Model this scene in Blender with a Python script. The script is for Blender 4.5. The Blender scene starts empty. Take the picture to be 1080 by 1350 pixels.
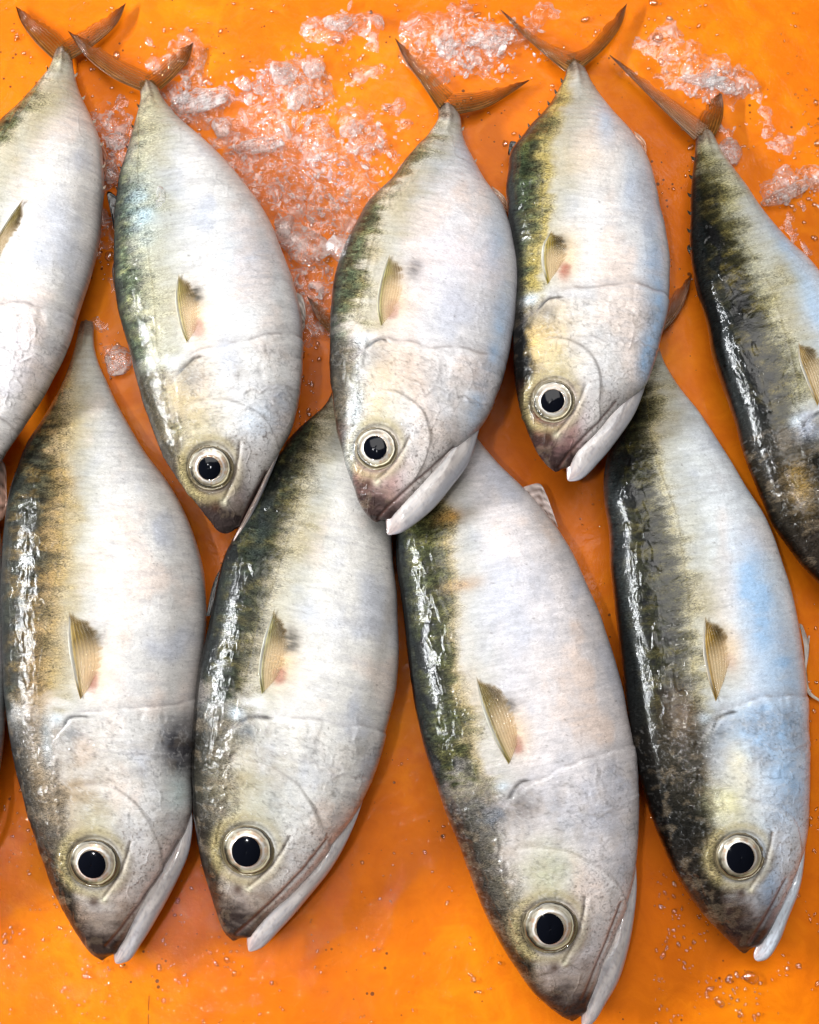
import bpy, math, random
import numpy as np
from mathutils import Vector

# ------------------------------------------------------------------ camera, world, lamps
S = bpy.context.scene
PX = 0.00036                      # metres per photo pixel on the table
W0, H0 = 1080.0, 1350.0
TILT = math.radians(9.0)
DIST = 0.66
FPX = DIST / PX                   # focal length in photo pixels

cam_d = bpy.data.cameras.new('camera'); cam = bpy.data.objects.new('camera', cam_d)
S.collection.objects.link(cam); S.camera = cam
FWD = np.array([0.0, math.sin(TILT), -math.cos(TILT)])
UPV = np.array([0.0, math.cos(TILT), math.sin(TILT)])
RGT = np.array([1.0, 0.0, 0.0])
TARGET = np.array([0.0, 0.0, 0.02])
CPOS = TARGET - FWD * DIST
cam.location = CPOS
cam.rotation_euler = (TILT, 0, 0)
cam_d.sensor_fit = 'VERTICAL'; cam_d.sensor_height = 24.0; cam_d.sensor_width = 36.0
cam_d.lens = 24.0 * FPX / H0
cam_d.clip_start = 0.01; cam_d.clip_end = 50

w = bpy.data.worlds.new('World'); S.world = w; w.use_nodes = True
bg = w.node_tree.nodes['Background']
bg.inputs[0].default_value = (0.86, 0.93, 1.0, 1); bg.inputs[1].default_value = 0.03

def area(name, loc, target, sx, sy, power, col):
    l = bpy.data.lights.new(name, 'AREA'); l.shape = 'RECTANGLE'; l.size = sx; l.size_y = sy
    l.energy = power; l.color = col
    o = bpy.data.objects.new(name, l); S.collection.objects.link(o); o.location = loc
    d = Vector(target) - Vector(loc); o.rotation_euler = d.to_track_quat('-Z', 'Y').to_euler()
    return o
area('roof_light', (-0.10, 0.45, 1.45), (0, 0.02, 0), 1.15, 0.85, 21.5, (1.0, 0.98, 0.95))
area('tube_lamp_side', (-1.30, 0.10, 0.70), (0, 0, 0), 0.9, 0.035, 46, (0.95, 0.98, 1.0))
area('tube_lamp_overhead', (-0.36, -0.28, 1.75), (0, 0, 0), 0.10, 0.03, 7.0, (1, 1, 1))
area('fill_light_right', (1.3, 0.7, 1.5), (0, 0, 0), 0.6, 0.6, 2.5, (0.93, 0.97, 1.0))  # weak diffuse fill added from the right, no real opening there

S.view_settings.view_transform = 'Standard'
try: S.view_settings.look = 'None'
except Exception: pass
S.view_settings.exposure = -0.16; S.view_settings.gamma = 1.0; S.view_settings.use_curve_mapping = False
S.cycles.use_denoising = True
S.cycles.max_bounces = 8; S.cycles.transparent_max_bounces = 16
S.cycles.sample_clamp_indirect = 6.0

# ------------------------------------------------------------------ helpers
def proj(P):
    d = P - CPOS
    z = d @ FWD
    return np.stack([540 + FPX * (d @ RGT) / z, 675 - FPX * (d @ UPV) / z], -1)
def unproj(xy, z):
    """photo pixel (N,2) and height z (N or scalar, metres) -> point in the world"""
    xy = np.atleast_2d(np.asarray(xy, float)); z = np.broadcast_to(np.asarray(z, float), (len(xy),))
    d = FWD[None] + ((xy[:, 0] - 540) / FPX)[:, None] * RGT - ((xy[:, 1] - 675) / FPX)[:, None] * UPV
    s = (z - CPOS[2]) / d[:, 2]
    return CPOS + d * s[:, None]

def _h(ix, iy, seed):
    n = (ix.astype(np.int64) * 374761393 + iy.astype(np.int64) * 668265263 + seed * 974634777) & 0xffffffff
    n = ((n ^ (n >> 13)) * 1274126177) & 0xffffffff
    n = ((n ^ (n >> 16)) * 2246822519) & 0xffffffff
    return ((n ^ (n >> 15)) & 0xffffff) / float(0xffffff)
def vn(x, y, seed=0):
    ix = np.floor(x); iy = np.floor(y); fx = x - ix; fy = y - iy
    fx = fx*fx*(3-2*fx); fy = fy*fy*(3-2*fy)
    a = _h(ix, iy, seed); b = _h(ix+1, iy, seed); c = _h(ix, iy+1, seed); d = _h(ix+1, iy+1, seed)
    return (a*(1-fx)+b*fx)*(1-fy) + (c*(1-fx)+d*fx)*fy
def fbm(x, y, seed=0, octv=4):
    s = 0; a = 0.5; t = 0
    for k in range(octv):
        s = s + a*vn(x, y, seed+17*k); t += a; a *= 0.5
        x, y = (x*1.62+y*1.18)+3.1, (y*1.62-x*1.18)+1.7
    return s/t
def ss(a, b, x):
    t = np.clip((x-a)/(b-a), 0, 1); return t*t*(3-2*t)
def gauss(x, s): return np.exp(-(x/s)**2)
def lin(c):
    c = np.asarray(c, float)/255.0
    return np.where(c <= 0.04045, c/12.92, ((c+0.055)/1.055)**2.4)
def mix(A, B, f):
    f = np.asarray(f)[..., None] if np.ndim(f) else f
    return A*(1-f) + np.asarray(B)*f
def pchip(x, y, xi):
    x = np.asarray(x, float); y = np.asarray(y, float)
    o = np.argsort(x); x = x[o]; y = y[o]
    k = np.concatenate([[True], np.diff(x) > 1e-5]); x = x[k]; y = y[k]
    h = np.diff(x); d = np.diff(y)/h; m = np.zeros(len(x))
    m[0] = d[0]; m[-1] = d[-1]
    for i in range(1, len(x)-1):
        m[i] = (d[i-1]*h[i]+d[i]*h[i-1])/(h[i]+h[i-1])
    xi = np.clip(xi, x[0], x[-1]); i = np.clip(np.searchsorted(x, xi)-1, 0, len(x)-2)
    t = (xi-x[i])/h[i]
    return (2*t**3-3*t**2+1)*y[i] + (t**3-2*t**2+t)*h[i]*m[i] + (-2*t**3+3*t**2)*y[i+1] + (t**3-t**2)*h[i]*m[i+1]
def polydist(P, pl):
    """distance from points P (N,2) to polyline pl, and the fraction along it"""
    pl = np.asarray(pl, float); best = np.full(len(P), 1e9); fr = np.zeros(len(P)); n = len(pl)-1
    for i in range(n):
        a, b = pl[i], pl[i+1]; ab = b-a; t = np.clip(((P-a)@ab)/(ab@ab+1e-9), 0, 1)
        d = np.hypot(*(P-(a+t[:, None]*ab)).T); m = d < best
        best[m] = d[m]; fr[m] = (i+t[m])/n
    return best, fr
def resample(pl, n):
    pl = np.asarray(pl, float); s = np.r_[0, np.cumsum(np.hypot(*np.diff(pl, axis=0).T))]
    u = np.linspace(0, s[-1], n)
    return np.stack([pchip(s, pl[:, 0], u), pchip(s, pl[:, 1], u)], -1)

def grid_mesh(name, P, mat, parent=None, col=None, uv=None, closed=False, attrs=None, smooth=True):
    """P (n,m,3) in the world; closed joins the last column to the first"""
    n, m = P.shape[:2]
    idx = np.arange(n*m).reshape(n, m)
    if closed:
        a = idx[:-1, :]; b = np.roll(idx, -1, 1)[:-1, :]; c = np.roll(idx, -1, 1)[1:, :]; d = idx[1:, :]
    else:
        a = idx[:-1, :-1]; b = idx[:-1, 1:]; c = idx[1:, 1:]; d = idx[1:, :-1]
    F = np.stack([a, b, c, d], -1).reshape(-1, 4)
    return raw_mesh(name, P.reshape(-1, 3), F, mat, parent, col, uv, attrs, smooth)
def raw_mesh(name, V, F, mat, parent=None, col=None, uv=None, attrs=None, smooth=True):
    off = np.zeros(3)
    if parent is not None: off = np.array(parent.location)
    me = bpy.data.meshes.new(name); V = V-off
    me.vertices.add(len(V)); me.vertices.foreach_set('co', V.astype(np.float32).ravel())
    k = F.shape[1]
    me.loops.add(F.size); me.loops.foreach_set('vertex_index', F.astype(np.int32).ravel())
    me.polygons.add(len(F)); me.polygons.foreach_set('loop_start', np.arange(0, F.size, k, dtype=np.int32))
    me.polygons.foreach_set('loop_total', np.full(len(F), k, dtype=np.int32))
    me.polygons.foreach_set('use_smooth', np.full(len(F), smooth, dtype=bool))
    me.update(calc_edges=True)
    if col is not None:
        at = me.color_attributes.new('Col', 'FLOAT_COLOR', 'POINT')
        c = np.concatenate([col.reshape(-1, 3), np.ones((len(V), 1))], 1)
        at.data.foreach_set('color', c.astype(np.float32).ravel())
    if uv is not None:
        at = me.attributes.new('FlatUV', 'FLOAT_VECTOR', 'POINT')
        u = np.concatenate([uv.reshape(-1, 2), np.zeros((len(V), 1))], 1)
        at.data.foreach_set('vector', u.astype(np.float32).ravel())
    for an, av in (attrs or {}).items():
        at = me.attributes.new(an, 'FLOAT', 'POINT'); at.data.foreach_set('value', av.astype(np.float32).ravel())
    me.materials.append(mat)
    o = bpy.data.objects.new(name, me); S.collection.objects.link(o)
    if parent is not None: o.parent = parent
    return o
def thing(name, loc, label, cat, group=None):
    o = bpy.data.objects.new(name, None); S.collection.objects.link(o); o.location = loc
    o.empty_display_size = 0.01
    o['label'] = label; o['category'] = cat
    if group: o['group'] = group
    return o

# ------------------------------------------------------------------ materials
class NT:
    def __init__(s, name):
        s.m = bpy.data.materials.new(name); s.m.use_nodes = True; s.t = s.m.node_tree; s.t.nodes.clear()
        s.out = s.n('ShaderNodeOutputMaterial')
    def n(s, typ, **kw):
        nd = s.t.nodes.new(typ)
        for k, v in kw.items():
            if k.startswith('i_'): nd.inputs[k[2:].replace('_', ' ')].default_value = v
            else: setattr(nd, k, v)
        return nd
    def l(s, a, b): s.t.links.new(a, b)
    def noise(s, vec, scale, detail=3, rough=0.5, dist=0.0):
        nd = s.n('ShaderNodeTexNoise'); nd.inputs['Scale'].default_value = scale
        nd.inputs['Detail'].default_value = detail; nd.inputs['Roughness'].default_value = rough
        nd.inputs['Distortion'].default_value = dist
        if vec is not None: s.l(vec, nd.inputs['Vector'])
        return nd.outputs['Fac']
    def math(s, op, a, b=None, c=None):
        nd = s.n('ShaderNodeMath', operation=op)
        for i, v in enumerate((a, b, c)):
            if v is None: continue
            if isinstance(v, (int, float)): nd.inputs[i].default_value = v
            else: s.l(v, nd.inputs[i])
        return nd.outputs[0]
    def ramp(s, fac, stops):
        nd = s.n('ShaderNodeValToRGB'); e = nd.color_ramp.elements
        while len(e) < len(stops): e.new(0.5)
        for k, (p, c) in enumerate(stops):
            e[k].position = p; e[k].color = (*c, 1) if not np.isscalar(c) else (c, c, c, 1)
        s.l(fac, nd.inputs[0]); return nd.outputs[0]
    def bump(s, h, strength, dist, normal=None):
        b = s.n('ShaderNodeBump'); b.inputs['Strength'].default_value = strength; b.inputs['Distance'].default_value = dist
        s.l(h, b.inputs['Height'])
        if normal is not None: s.l(normal, b.inputs['Normal'])
        return b.outputs[0]
    def mapping(s, vec, scale):
        m = s.n('ShaderNodeMapping'); m.inputs['Scale'].default_value = scale; s.l(vec, m.inputs['Vector']); return m.outputs[0]

def skin_material():
    m = NT('wet_fish_skin')
    col = m.n('ShaderNodeAttribute', attribute_name='Col').outputs['Color']
    uv = m.n('ShaderNodeAttribute', attribute_name='FlatUV').outputs['Vector']   # (across, along) in photo pixels
    dark = m.n('ShaderNodeAttribute', attribute_name='Back').outputs['Fac']
    p = m.n('ShaderNodeBsdfPrincipled')
    # fine colour grain: short strokes across the body and pin-sharp flecks
    n1 = m.noise(m.mapping(uv, (0.16, 0.75, 1)), 1.0, 4, 0.7, 2.2)
    n2 = m.noise(uv, 0.09, 4, 0.65, 0.8)
    st = m.math('ABSOLUTE', m.math('SUBTRACT', m.noise(m.mapping(uv, (0.07, 0.26, 1)), 1.0, 3, 0.6, 2.6), 0.5))
    st = m.ramp(st, [(0.0, 0.72), (0.035, 1.0), (0.12, 1.04)])
    g = m.math('MULTIPLY_ADD', n1, 0.85, 0.575); g2 = m.math('MULTIPLY_ADD', n2, 0.30, 0.85)
    g = m.math('MULTIPLY', g, m.math('MULTIPLY_ADD', m.math('SUBTRACT', st, 1.0), m.math('MULTIPLY_ADD', dark, 1.2, 0.75), 1.0))
    # dark backs carry stronger vermicular mottling
    n3 = m.noise(m.mapping(uv, (0.12, 0.26, 1)), 1.0, 4, 0.7, 3.0)
    mot = m.math('MULTIPLY_ADD', m.math('SUBTRACT', n3, 0.47), m.math('MULTIPLY', dark, 8.0), 1.0)
    mot = m.math('MAXIMUM', mot, 0.18)
    gg = m.math('MULTIPLY', m.math('MULTIPLY', g, g2), mot)
    mx = m.n('ShaderNodeVectorMath', operation='SCALE'); m.l(col, mx.inputs[0]); m.l(gg, mx.inputs['Scale'])
    m.l(mx.outputs[0], p.inputs['Base Color'])
    # relief: rows of tiny scales, skin wrinkles, worm-like wet film
    vor = m.n('ShaderNodeTexVoronoi', feature='F1'); m.l(m.mapping(uv, (0.20, 0.32, 1)), vor.inputs['Vector']); vor.inputs['Scale'].default_value = 1.0
    worm = m.noise(m.mapping(uv, (0.11, 0.15, 1)), 1.0, 3, 0.55, 3.0)
    wr = m.math('ABSOLUTE', m.math('SUBTRACT', worm, 0.5))
    fine = m.noise(m.mapping(uv, (0.25, 0.6, 1)), 1.0, 2, 0.6, 0.6)
    big = m.noise(uv, 0.045, 3, 0.5, 0.6)
    b = m.bump(vor.outputs['Distance'], 0.22, 0.00025)
    b = m.bump(wr, 0.16, 0.0006, b)
    b = m.bump(fine, 0.15, 0.0002, b)
    b = m.bump(big, 0.2, 0.0012, b)
    m.l(b, p.inputs['Normal'])
    p.inputs['Roughness'].default_value = 0.34
    p.inputs['Specular IOR Level'].default_value = 0.10
    m.l(m.math('MINIMUM', m.math('MULTIPLY_ADD', dark, 0.5, 0.6), 1.0), p.inputs['Coat Weight']); p.inputs['Coat Roughness'].default_value = 0.035; p.inputs['Coat IOR'].default_value = 1.31
    cb = m.bump(wr, 0.20, 0.0006); cb = m.bump(fine, 0.03, 0.0002, cb); cb = m.bump(big, 0.38, 0.0020, cb)
    m.l(cb, p.inputs['Coat Normal'])
    m.l(p.outputs[0], m.out.inputs[0]); return m.m

def jaw_material():
    m = NT('pale_jaw_skin')
    col = m.n('ShaderNodeAttribute', attribute_name='Col').outputs['Color']
    tc = m.n('ShaderNodeTexCoord').outputs['Object']
    p = m.n('ShaderNodeBsdfPrincipled'); m.l(col, p.inputs['Base Color'])
    n = m.noise(tc, 900, 3, 0.6, 1.0); n2 = m.noise(tc, 180, 3, 0.6, 1.5)
    b = m.bump(n, 0.15, 0.0003); b = m.bump(n2, 0.3, 0.0009, b); m.l(b, p.inputs['Normal'])
    p.inputs['Roughness'].default_value = 0.3; p.inputs['Coat Weight'].default_value = 0.7; p.inputs['Coat Roughness'].default_value = 0.08
    p.inputs['Subsurface Weight'].default_value = 0.15; p.inputs['Subsurface Radius'].default_value = (0.003, 0.002, 0.002); p.inputs['Subsurface Scale'].default_value = 0.5
    m.l(p.outputs[0], m.out.inputs[0]); return m.m

def eye_material():
    m = NT('eye_surface')
    col = m.n('ShaderNodeAttribute', attribute_name='Col').outputs['Color']
    p = m.n('ShaderNodeBsdfPrincipled'); m.l(col, p.inputs['Base Color'])
    p.inputs['Roughness'].default_value = 0.25; p.inputs['Metallic'].default_value = 0.15
    p.inputs['Coat Weight'].default_value = 1.0; p.inputs['Coat Roughness'].default_value = 0.03
    m.l(p.outputs[0], m.out.inputs[0]); return m.m
def pupil_material():
    m = NT('pupil_gloss'); p = m.n('ShaderNodeBsdfPrincipled')
    p.inputs['Base Color'].default_value = (0.003, 0.0035, 0.006, 1); p.inputs['Roughness'].default_value = 0.1; p.inputs['Specular IOR Level'].default_value = 0.18
    p.inputs['Coat Weight'].default_value = 0.0
    m.l(p.outputs[0], m.out.inputs[0]); return m.m

def fin_material(name='fin_membrane'):
    m = NT(name)
    col = m.n('ShaderNodeAttribute', attribute_name='Col').outputs['Color']
    al = m.n('ShaderNodeAttribute', attribute_name='Alpha').outputs['Fac']
    tc = m.n('ShaderNodeTexCoord').outputs['Object']
    p = m.n('ShaderNodeBsdfPrincipled'); m.l(col, p.inputs['Base Color'])
    p.inputs['Roughness'].default_value = 0.3; p.inputs['Specular IOR Level'].default_value = 0.3; p.inputs['Coat Weight'].default_value = 0.5; p.inputs['Coat Roughness'].default_value = 0.06
    b = m.bump(m.noise(tc, 400, 3, 0.6), 0.3, 0.0004); m.l(b, p.inputs['Normal']); m.l(b, p.inputs['Coat Normal'])
    tr = m.n('ShaderNodeBsdfTransparent')
    ti = m.n('ShaderNodeMix', data_type='RGBA'); m.l(m.math('MINIMUM', m.math('MULTIPLY', al, 1.6), 1.0), ti.inputs[0])
    ti.inputs[6].default_value = (1, 1, 1, 1); ti.inputs[7].default_value = (0.80, 0.66, 0.44, 1); m.l(ti.outputs[2], tr.inputs[0])
    mx = m.n('ShaderNodeMixShader'); m.l(al, mx.inputs[0]); m.l(tr.outputs[0], mx.inputs[1]); m.l(p.outputs[0], mx.inputs[2])
    m.l(mx.outputs[0], m.out.inputs[0]); return m.m

def ice_material(name, white=0.3, glass=0.3):
    m = NT(name)
    tc = m.n('ShaderNodeTexCoord').outputs['Object']
    n1 = m.noise(tc, 240, 4, 0.65, 0.8); n2 = m.noise(tc, 700, 2, 0.6)
    b = m.bump(n1, 0.6, 0.0012); b = m.bump(n2, 0.5, 0.0003, b)
    gl = m.n('ShaderNodeBsdfRefraction'); gl.inputs['IOR'].default_value = 1.2; gl.inputs['Roughness'].default_value = 0.02; m.l(b, gl.inputs['Normal'])
    tr = m.n('ShaderNodeBsdfTransparent'); tr.inputs[0].default_value = (0.99, 0.99, 0.99, 1)
    m1 = m.n('ShaderNodeMixShader'); m1.inputs[0].default_value = glass
    m.l(tr.outputs[0], m1.inputs[1]); m.l(gl.outputs[0], m1.inputs[2])
    d = m.n('ShaderNodeBsdfDiffuse'); d.inputs[0].default_value = (0.97, 0.97, 0.97, 1); m.l(b, d.inputs['Normal'])
    t2 = m.n('ShaderNodeBsdfTranslucent'); t2.inputs[0].default_value = (0.95, 0.95, 0.95, 1)
    md = m.n('ShaderNodeMixShader'); md.inputs[0].default_value = 0.4; m.l(d.outputs[0], md.inputs[1]); m.l(t2.outputs[0], md.inputs[2])
    cl = m.noise(tc, 150, 5, 0.7, 0.8)
    f = m.math('MULTIPLY', m.ramp(cl, [(0.44, 0.05), (0.64, 1.0)]), white)
    m2 = m.n('ShaderNodeMixShader'); m.l(f, m2.inputs[0]); m.l(m1.outputs[0], m2.inputs[1]); m.l(md.outputs[0], m2.inputs[2])
    gs = m.n('ShaderNodeBsdfGlossy'); gs.inputs['Roughness'].default_value = 0.04; m.l(b, gs.inputs['Normal'])
    fr = m.n('ShaderNodeFresnel'); fr.inputs[0].default_value = 1.45; m.l(b, fr.inputs['Normal'])
    m3 = m.n('ShaderNodeMixShader'); m.l(m.math('MINIMUM', m.math('MULTIPLY', fr.outputs[0], 2.0), 0.13), m3.inputs[0]); m.l(m2.outputs[0], m3.inputs[1]); m.l(gs.outputs[0], m3.inputs[2])
    m.l(m3.outputs[0], m.out.inputs[0]); return m.m

def table_material():
    m = NT('wet_orange_plastic')
    tc = m.n('ShaderNodeTexCoord').outputs['Object']
    n = m.noise(tc, 9, 5, 0.6, 0.6); n2 = m.noise(tc, 55, 4, 0.65, 1.0)
    v = m.math('MULTIPLY_ADD', n2, 0.35, m.math('MULTIPLY', n, 0.65))
    c = m.ramp(v, [(0.30, (0.55, 0.105, 0.0)), (0.50, (0.70, 0.158, 0.0)), (0.70, (0.88, 0.26, 0.001))])
    # grime specks and hairline scratches
    vo = m.n('ShaderNodeTexVoronoi'); vo.inputs['Scale'].default_value = 210; m.l(tc, vo.inputs['Vector'])
    gate = m.noise(tc, 26, 2)
    sp = m.math('LESS_THAN', vo.outputs['Distance'], m.math('MULTIPLY', m.math('MAXIMUM', m.math('SUBTRACT', gate, 0.48), 0.0), 0.9))
    mx = m.n('ShaderNodeMix', data_type='RGBA'); m.l(m.math('MULTIPLY', sp, 0.85), mx.inputs[0]); m.l(c, mx.inputs[6]); mx.inputs[7].default_value = (0.09, 0.03, 0.01, 1)
    sx = m.n('ShaderNodeSeparateXYZ'); m.l(tc, sx.inputs[0])
    wob = m.math('MULTIPLY', m.math('SUBTRACT', m.noise(tc, 160, 3), 0.5), 0.0012)
    dx = m.math('ABSOLUTE', m.math('ADD', m.math('SUBTRACT', sx.outputs[0], -0.121), wob))
    lnm = m.math('MULTIPLY', m.math('LESS_THAN', dx, 0.00028), m.math('LESS_THAN', sx.outputs[1], -0.222))
    lnm = m.math('MULTIPLY', lnm, m.math('GREATER_THAN', m.noise(tc, 240, 3), 0.44))
    hs = m.noise(m.mapping(tc, (30, 420, 1)), 1.0, 2, 0.5, 0.3)
    mx2 = m.n('ShaderNodeMix', data_type='RGBA'); m.l(m.math('MULTIPLY', lnm, 0.7), mx2.inputs[0]); m.l(mx.outputs[2], mx2.inputs[6]); mx2.inputs[7].default_value = (0.12, 0.03, 0.005, 1)
    mx = mx2
    p = m.n('ShaderNodeBsdfPrincipled'); m.l(mx.outputs[2], p.inputs['Base Color'])
    p.inputs['Roughness'].default_value = 0.5; p.inputs['Specular IOR Level'].default_value = 0.12; m.l(m.ramp(m.noise(tc, 30, 4, 0.65, 1.2), [(0.50, 0.12), (0.70, 0.55)]), p.inputs['Coat Weight']); p.inputs['Coat Roughness'].default_value = 0.04; p.inputs['Coat IOR'].default_value = 1.33
    w1 = m.noise(tc, 45, 4, 0.6, 1.4); w2 = m.noise(tc, 330, 3, 0.6, 0.6)
    b = m.bump(w1, 0.35, 0.003); b = m.bump(w2, 0.35, 0.0005, b)
    m.l(b, p.inputs['Coat Normal']); m.l(m.bump(w2, 0.2, 0.0006), p.inputs['Normal'])
    m.l(p.outputs[0], m.out.inputs[0]); return m.m
def water_material():
    m = NT('clear_water')
    gl = m.n('ShaderNodeBsdfGlass'); gl.inputs['IOR'].default_value = 1.33; gl.inputs['Roughness'].default_value = 0.0
    tr = m.n('ShaderNodeBsdfTransparent')
    gs = m.n('ShaderNodeBsdfGlossy'); gs.inputs['Roughness'].default_value = 0.03
    mx = m.n('ShaderNodeMixShader'); mx.inputs[0].default_value = 0.5; m.l(gl.outputs[0], mx.inputs[1]); m.l(tr.outputs[0], mx.inputs[2])
    m2 = m.n('ShaderNodeMixShader'); m2.inputs[0].default_value = 0.12; m.l(mx.outputs[0], m2.inputs[1]); m.l(gs.outputs[0], m2.inputs[2])
    m.l(m2.outputs[0], m.out.inputs[0]); return m.m

SKIN = skin_material(); JAW = jaw_material(); EYE = eye_material(); PUPIL = pupil_material()
FIN = fin_material(); ICE = ice_material('clear_melting_ice', 0.60, 0.18); SLUSH = ice_material('crushed_ice_slush', 0.48, 0.0)
GRAIN = ice_material('sharp_ice_splinters', 0.62, 0.1); TABLE = table_material(); WATER = water_material()

# ------------------------------------------------------------------ the orange sheet
def table():
    n = 260
    xs = np.linspace(-0.9, 0.9, n); X, Y = np.meshgrid(xs, xs, indexing='ij')
    Z = (fbm(X*22, Y*22, 5, 3)-0.5)*0.0016 - 0.0012
    P = np.stack([X, Y, Z], -1)
    o = grid_mesh('table_surface', P, TABLE); o['kind'] = 'structure'
table()

# ------------------------------------------------------------------ fish
EYE_R = {}
class Fish:
    def __init__(s, key, D, V, label, lift=0.0, k=0.53, tail0=0.0, feat=None):
        s.key = key; s.f = feat or {}; s.seed = sum(map(ord, key))
        D = np.array(D, float); V = np.array(V, float)
        T = (D[0]+V[0])/2; N = (D[-1]+V[-1])/2
        ax = N-T; L = np.hypot(*ax); ax = ax/L
        ve = np.array([-ax[1], ax[0]])           # towards the belly for head-down, back-left fish
        if ((V.mean(0)-D.mean(0))@ve) < 0: ve = -ve
        s.T, s.N, s.ax, s.ve, s.L = T, N, ax, ve, L
        nt = 540
        u = np.linspace(0, 1, nt); t = 0.5-0.5*np.cos(np.pi*np.clip(u, 0, 1)); t = 0.6*u+0.4*t
        s.t = t
        def off(Pl):
            tt = ((Pl-T)@ax)/L; oo = (Pl-T)@ve
            y = pchip(tt, oo, t); y = np.where(t < tt.min(), oo[0], y)
            if Pl is V and 'jaw_in' in (feat or {}):
                ji = resample(feat['jaw_in'], 60); jo = resample(feat['jaw_out'], 60)
                jm = ji+(jo-ji)*np.linspace(.42, .25, 60)[:, None]; tj = ((jm-T)@ax)/L; oj = (jm-T)@ve
                k_ = tj < .985
                w_ = ss(0, .18, (t-tj[0]))*(t < .99)
                y = y*(1-w_)+np.maximum(y, np.interp(t, tj[k_], oj[k_]))*w_
            ker = np.exp(-np.linspace(-2, 2, 13)**2); ker /= ker.sum()
            yp = np.pad(y, 6, mode='edge'); return np.convolve(yp, ker, 'valid')
        s.oD = off(D); s.oV = off(V)
        # gentle irregularity of the silhouette
        wob = (vn(t*26+s.seed, t*0, s.seed)-0.5)*1.6*ss(0, .1, t)*ss(1, .9, t)
        s.oD = s.oD+wob; s.oV = s.oV+(vn(t*23, t*0+3, s.seed)-0.5)*1.6*ss(0, .1, t)*ss(1, .9, t)
        # round both ends
        def close(x): return np.sqrt(np.clip(1-(1-np.clip(x, 0, 1))**2, 0, 1))
        e = np.where(np.arange(len(t)) == 0, .02, .72+.28*close((t*L+2)/18.0))*close((1-t)*L/8.0)
        c = (s.oD+s.oV)/2; hw = (s.oV-s.oD)/2*e+0.02
        hw = np.maximum(hw, 0.02); s.c = c; s.hw = hw
        kk = k*(1+0.45*ss(0.2, 0.0, t)+0.10*ss(0.72, 0.95, t))
        s.b = hw*kk*PX
        bm = s.b.max()
        z = s.b+0.35*(bm-s.b)*ss(0, 0.25, t)+0.0015
        if np.isscalar(lift): z = z+lift*PX
        else: z = z+np.interp(t, [p[0] for p in lift], [p[1] for p in lift])*PX
        ker = np.ones(41)/41; z = np.convolve(np.pad(z, 20, mode='edge'), ker, 'valid')
        s.z = z
        s.build_body(label)
    def flat(s, t, q):                           # q: 0 back edge .. 1 belly edge
        c = np.interp(t, s.t, s.c); h = np.interp(t, s.t, s.hw)
        o = c+h*(2*np.asarray(q)-1)
        return s.T+np.asarray(t)[..., None]*s.L*s.ax+np.asarray(o)[..., None]*s.ve
    def build_body(s, label):
        nt = len(s.t); NTOP, NBOT = 210, 26
        th = np.concatenate([np.linspace(0, np.pi, NTOP), np.linspace(np.pi, 2*np.pi, NBOT+2)[1:-1]])
        # 0 = back edge, pi/2 = up, pi = belly edge
        s.th = th
        base = s.T+s.t[:, None]*s.L*s.ax
        Dp = unproj(base+(s.c-s.hw)[:, None]*s.ve, s.z); Vp = unproj(base+(s.c+s.hw)[:, None]*s.ve, s.z)
        mid = (Dp+Vp)/2; half = (Vp-Dp)/2
        cx = -np.cos(th); sx = np.sin(th)
        e = 0.80                                  # slightly squarer than an ellipse
        cx2 = np.sign(cx)*np.abs(cx)**e; sx2 = np.sign(sx)*np.abs(sx)**e
        P = mid[:, None]+half[:, None]*cx2[None, :, None]
        P[..., 2] += s.b[:, None]*sx2[None]
        s.P0 = P
        q = (cx2+1)/2
        TT = np.repeat(s.t[:, None], len(th), 1); Q = np.repeat(q[None], nt, 0)
        s.TT, s.Q = TT, Q
        s.top = slice(0, NTOP)
        s.F = s.flat(TT.ravel(), Q.ravel()).reshape(nt, len(th), 2)
        # approximate normals
        du = np.gradient(P, axis=0); dv = np.roll(P, -1, 1)-np.roll(P, 1, 1)
        n = np.cross(dv, du); n /= (np.linalg.norm(n, axis=2, keepdims=True)+1e-12)
        if n[nt//2, NTOP//2, 2] < 0: n = -n
        s.nrm = n
        s.pp = proj(P[:, s.top].reshape(-1, 3))
        s.convert()
        col, disp, back = s.paint()
        disp = disp*np.where(np.arange(len(th)) < NTOP, 1, 0)[None]
        P = P+n*(disp*PX)[..., None]
        s.P = P
        along = TT*s.L; across = (s.F-s.T)@s.ve
        mid_i = nt//2
        base_pt = np.array([P[mid_i, :, 0].mean(), P[mid_i, :, 1].mean(), P[mid_i, :, 2].min()])
        s.root = thing('mackerel', base_pt, label, 'fish', 'mackerel laid out on the orange table')
        # underside gets its own share of the flat coordinates
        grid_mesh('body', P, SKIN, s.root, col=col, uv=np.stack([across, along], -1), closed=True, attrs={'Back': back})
    def look(s, xy):
        """photo pixel -> (i,j) of the upper body surface there"""
        d = np.hypot(*(s.pp-np.asarray(xy, float)).T); k = int(d.argmin()); nt = s.th[s.top].size
        return k//nt, k % nt
    def fl(s, pts):
        return np.array([s.F[s.look(p)] for p in pts])
    def convert(s):
        f = s.f
        s.eye = None
        if 'eye' in f:
            i, j = s.look(f['eye'][:2]); s.ei, s.ej = i, j; s.eye = s.F[i, j]; s.eR = f['eye'][2]
        bt = []; bq = []
        for p in f['bound']:
            i, j = s.look(p); bt.append(s.t[i]); bq.append(s.Q[i, j])
        o = np.argsort(bt); s.bt = np.array(bt)[o]; s.bq = np.array(bq)[o]
        i, j = s.look(f['op']); s.opt = s.t[i]; s.opF = s.F[i, j]
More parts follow.
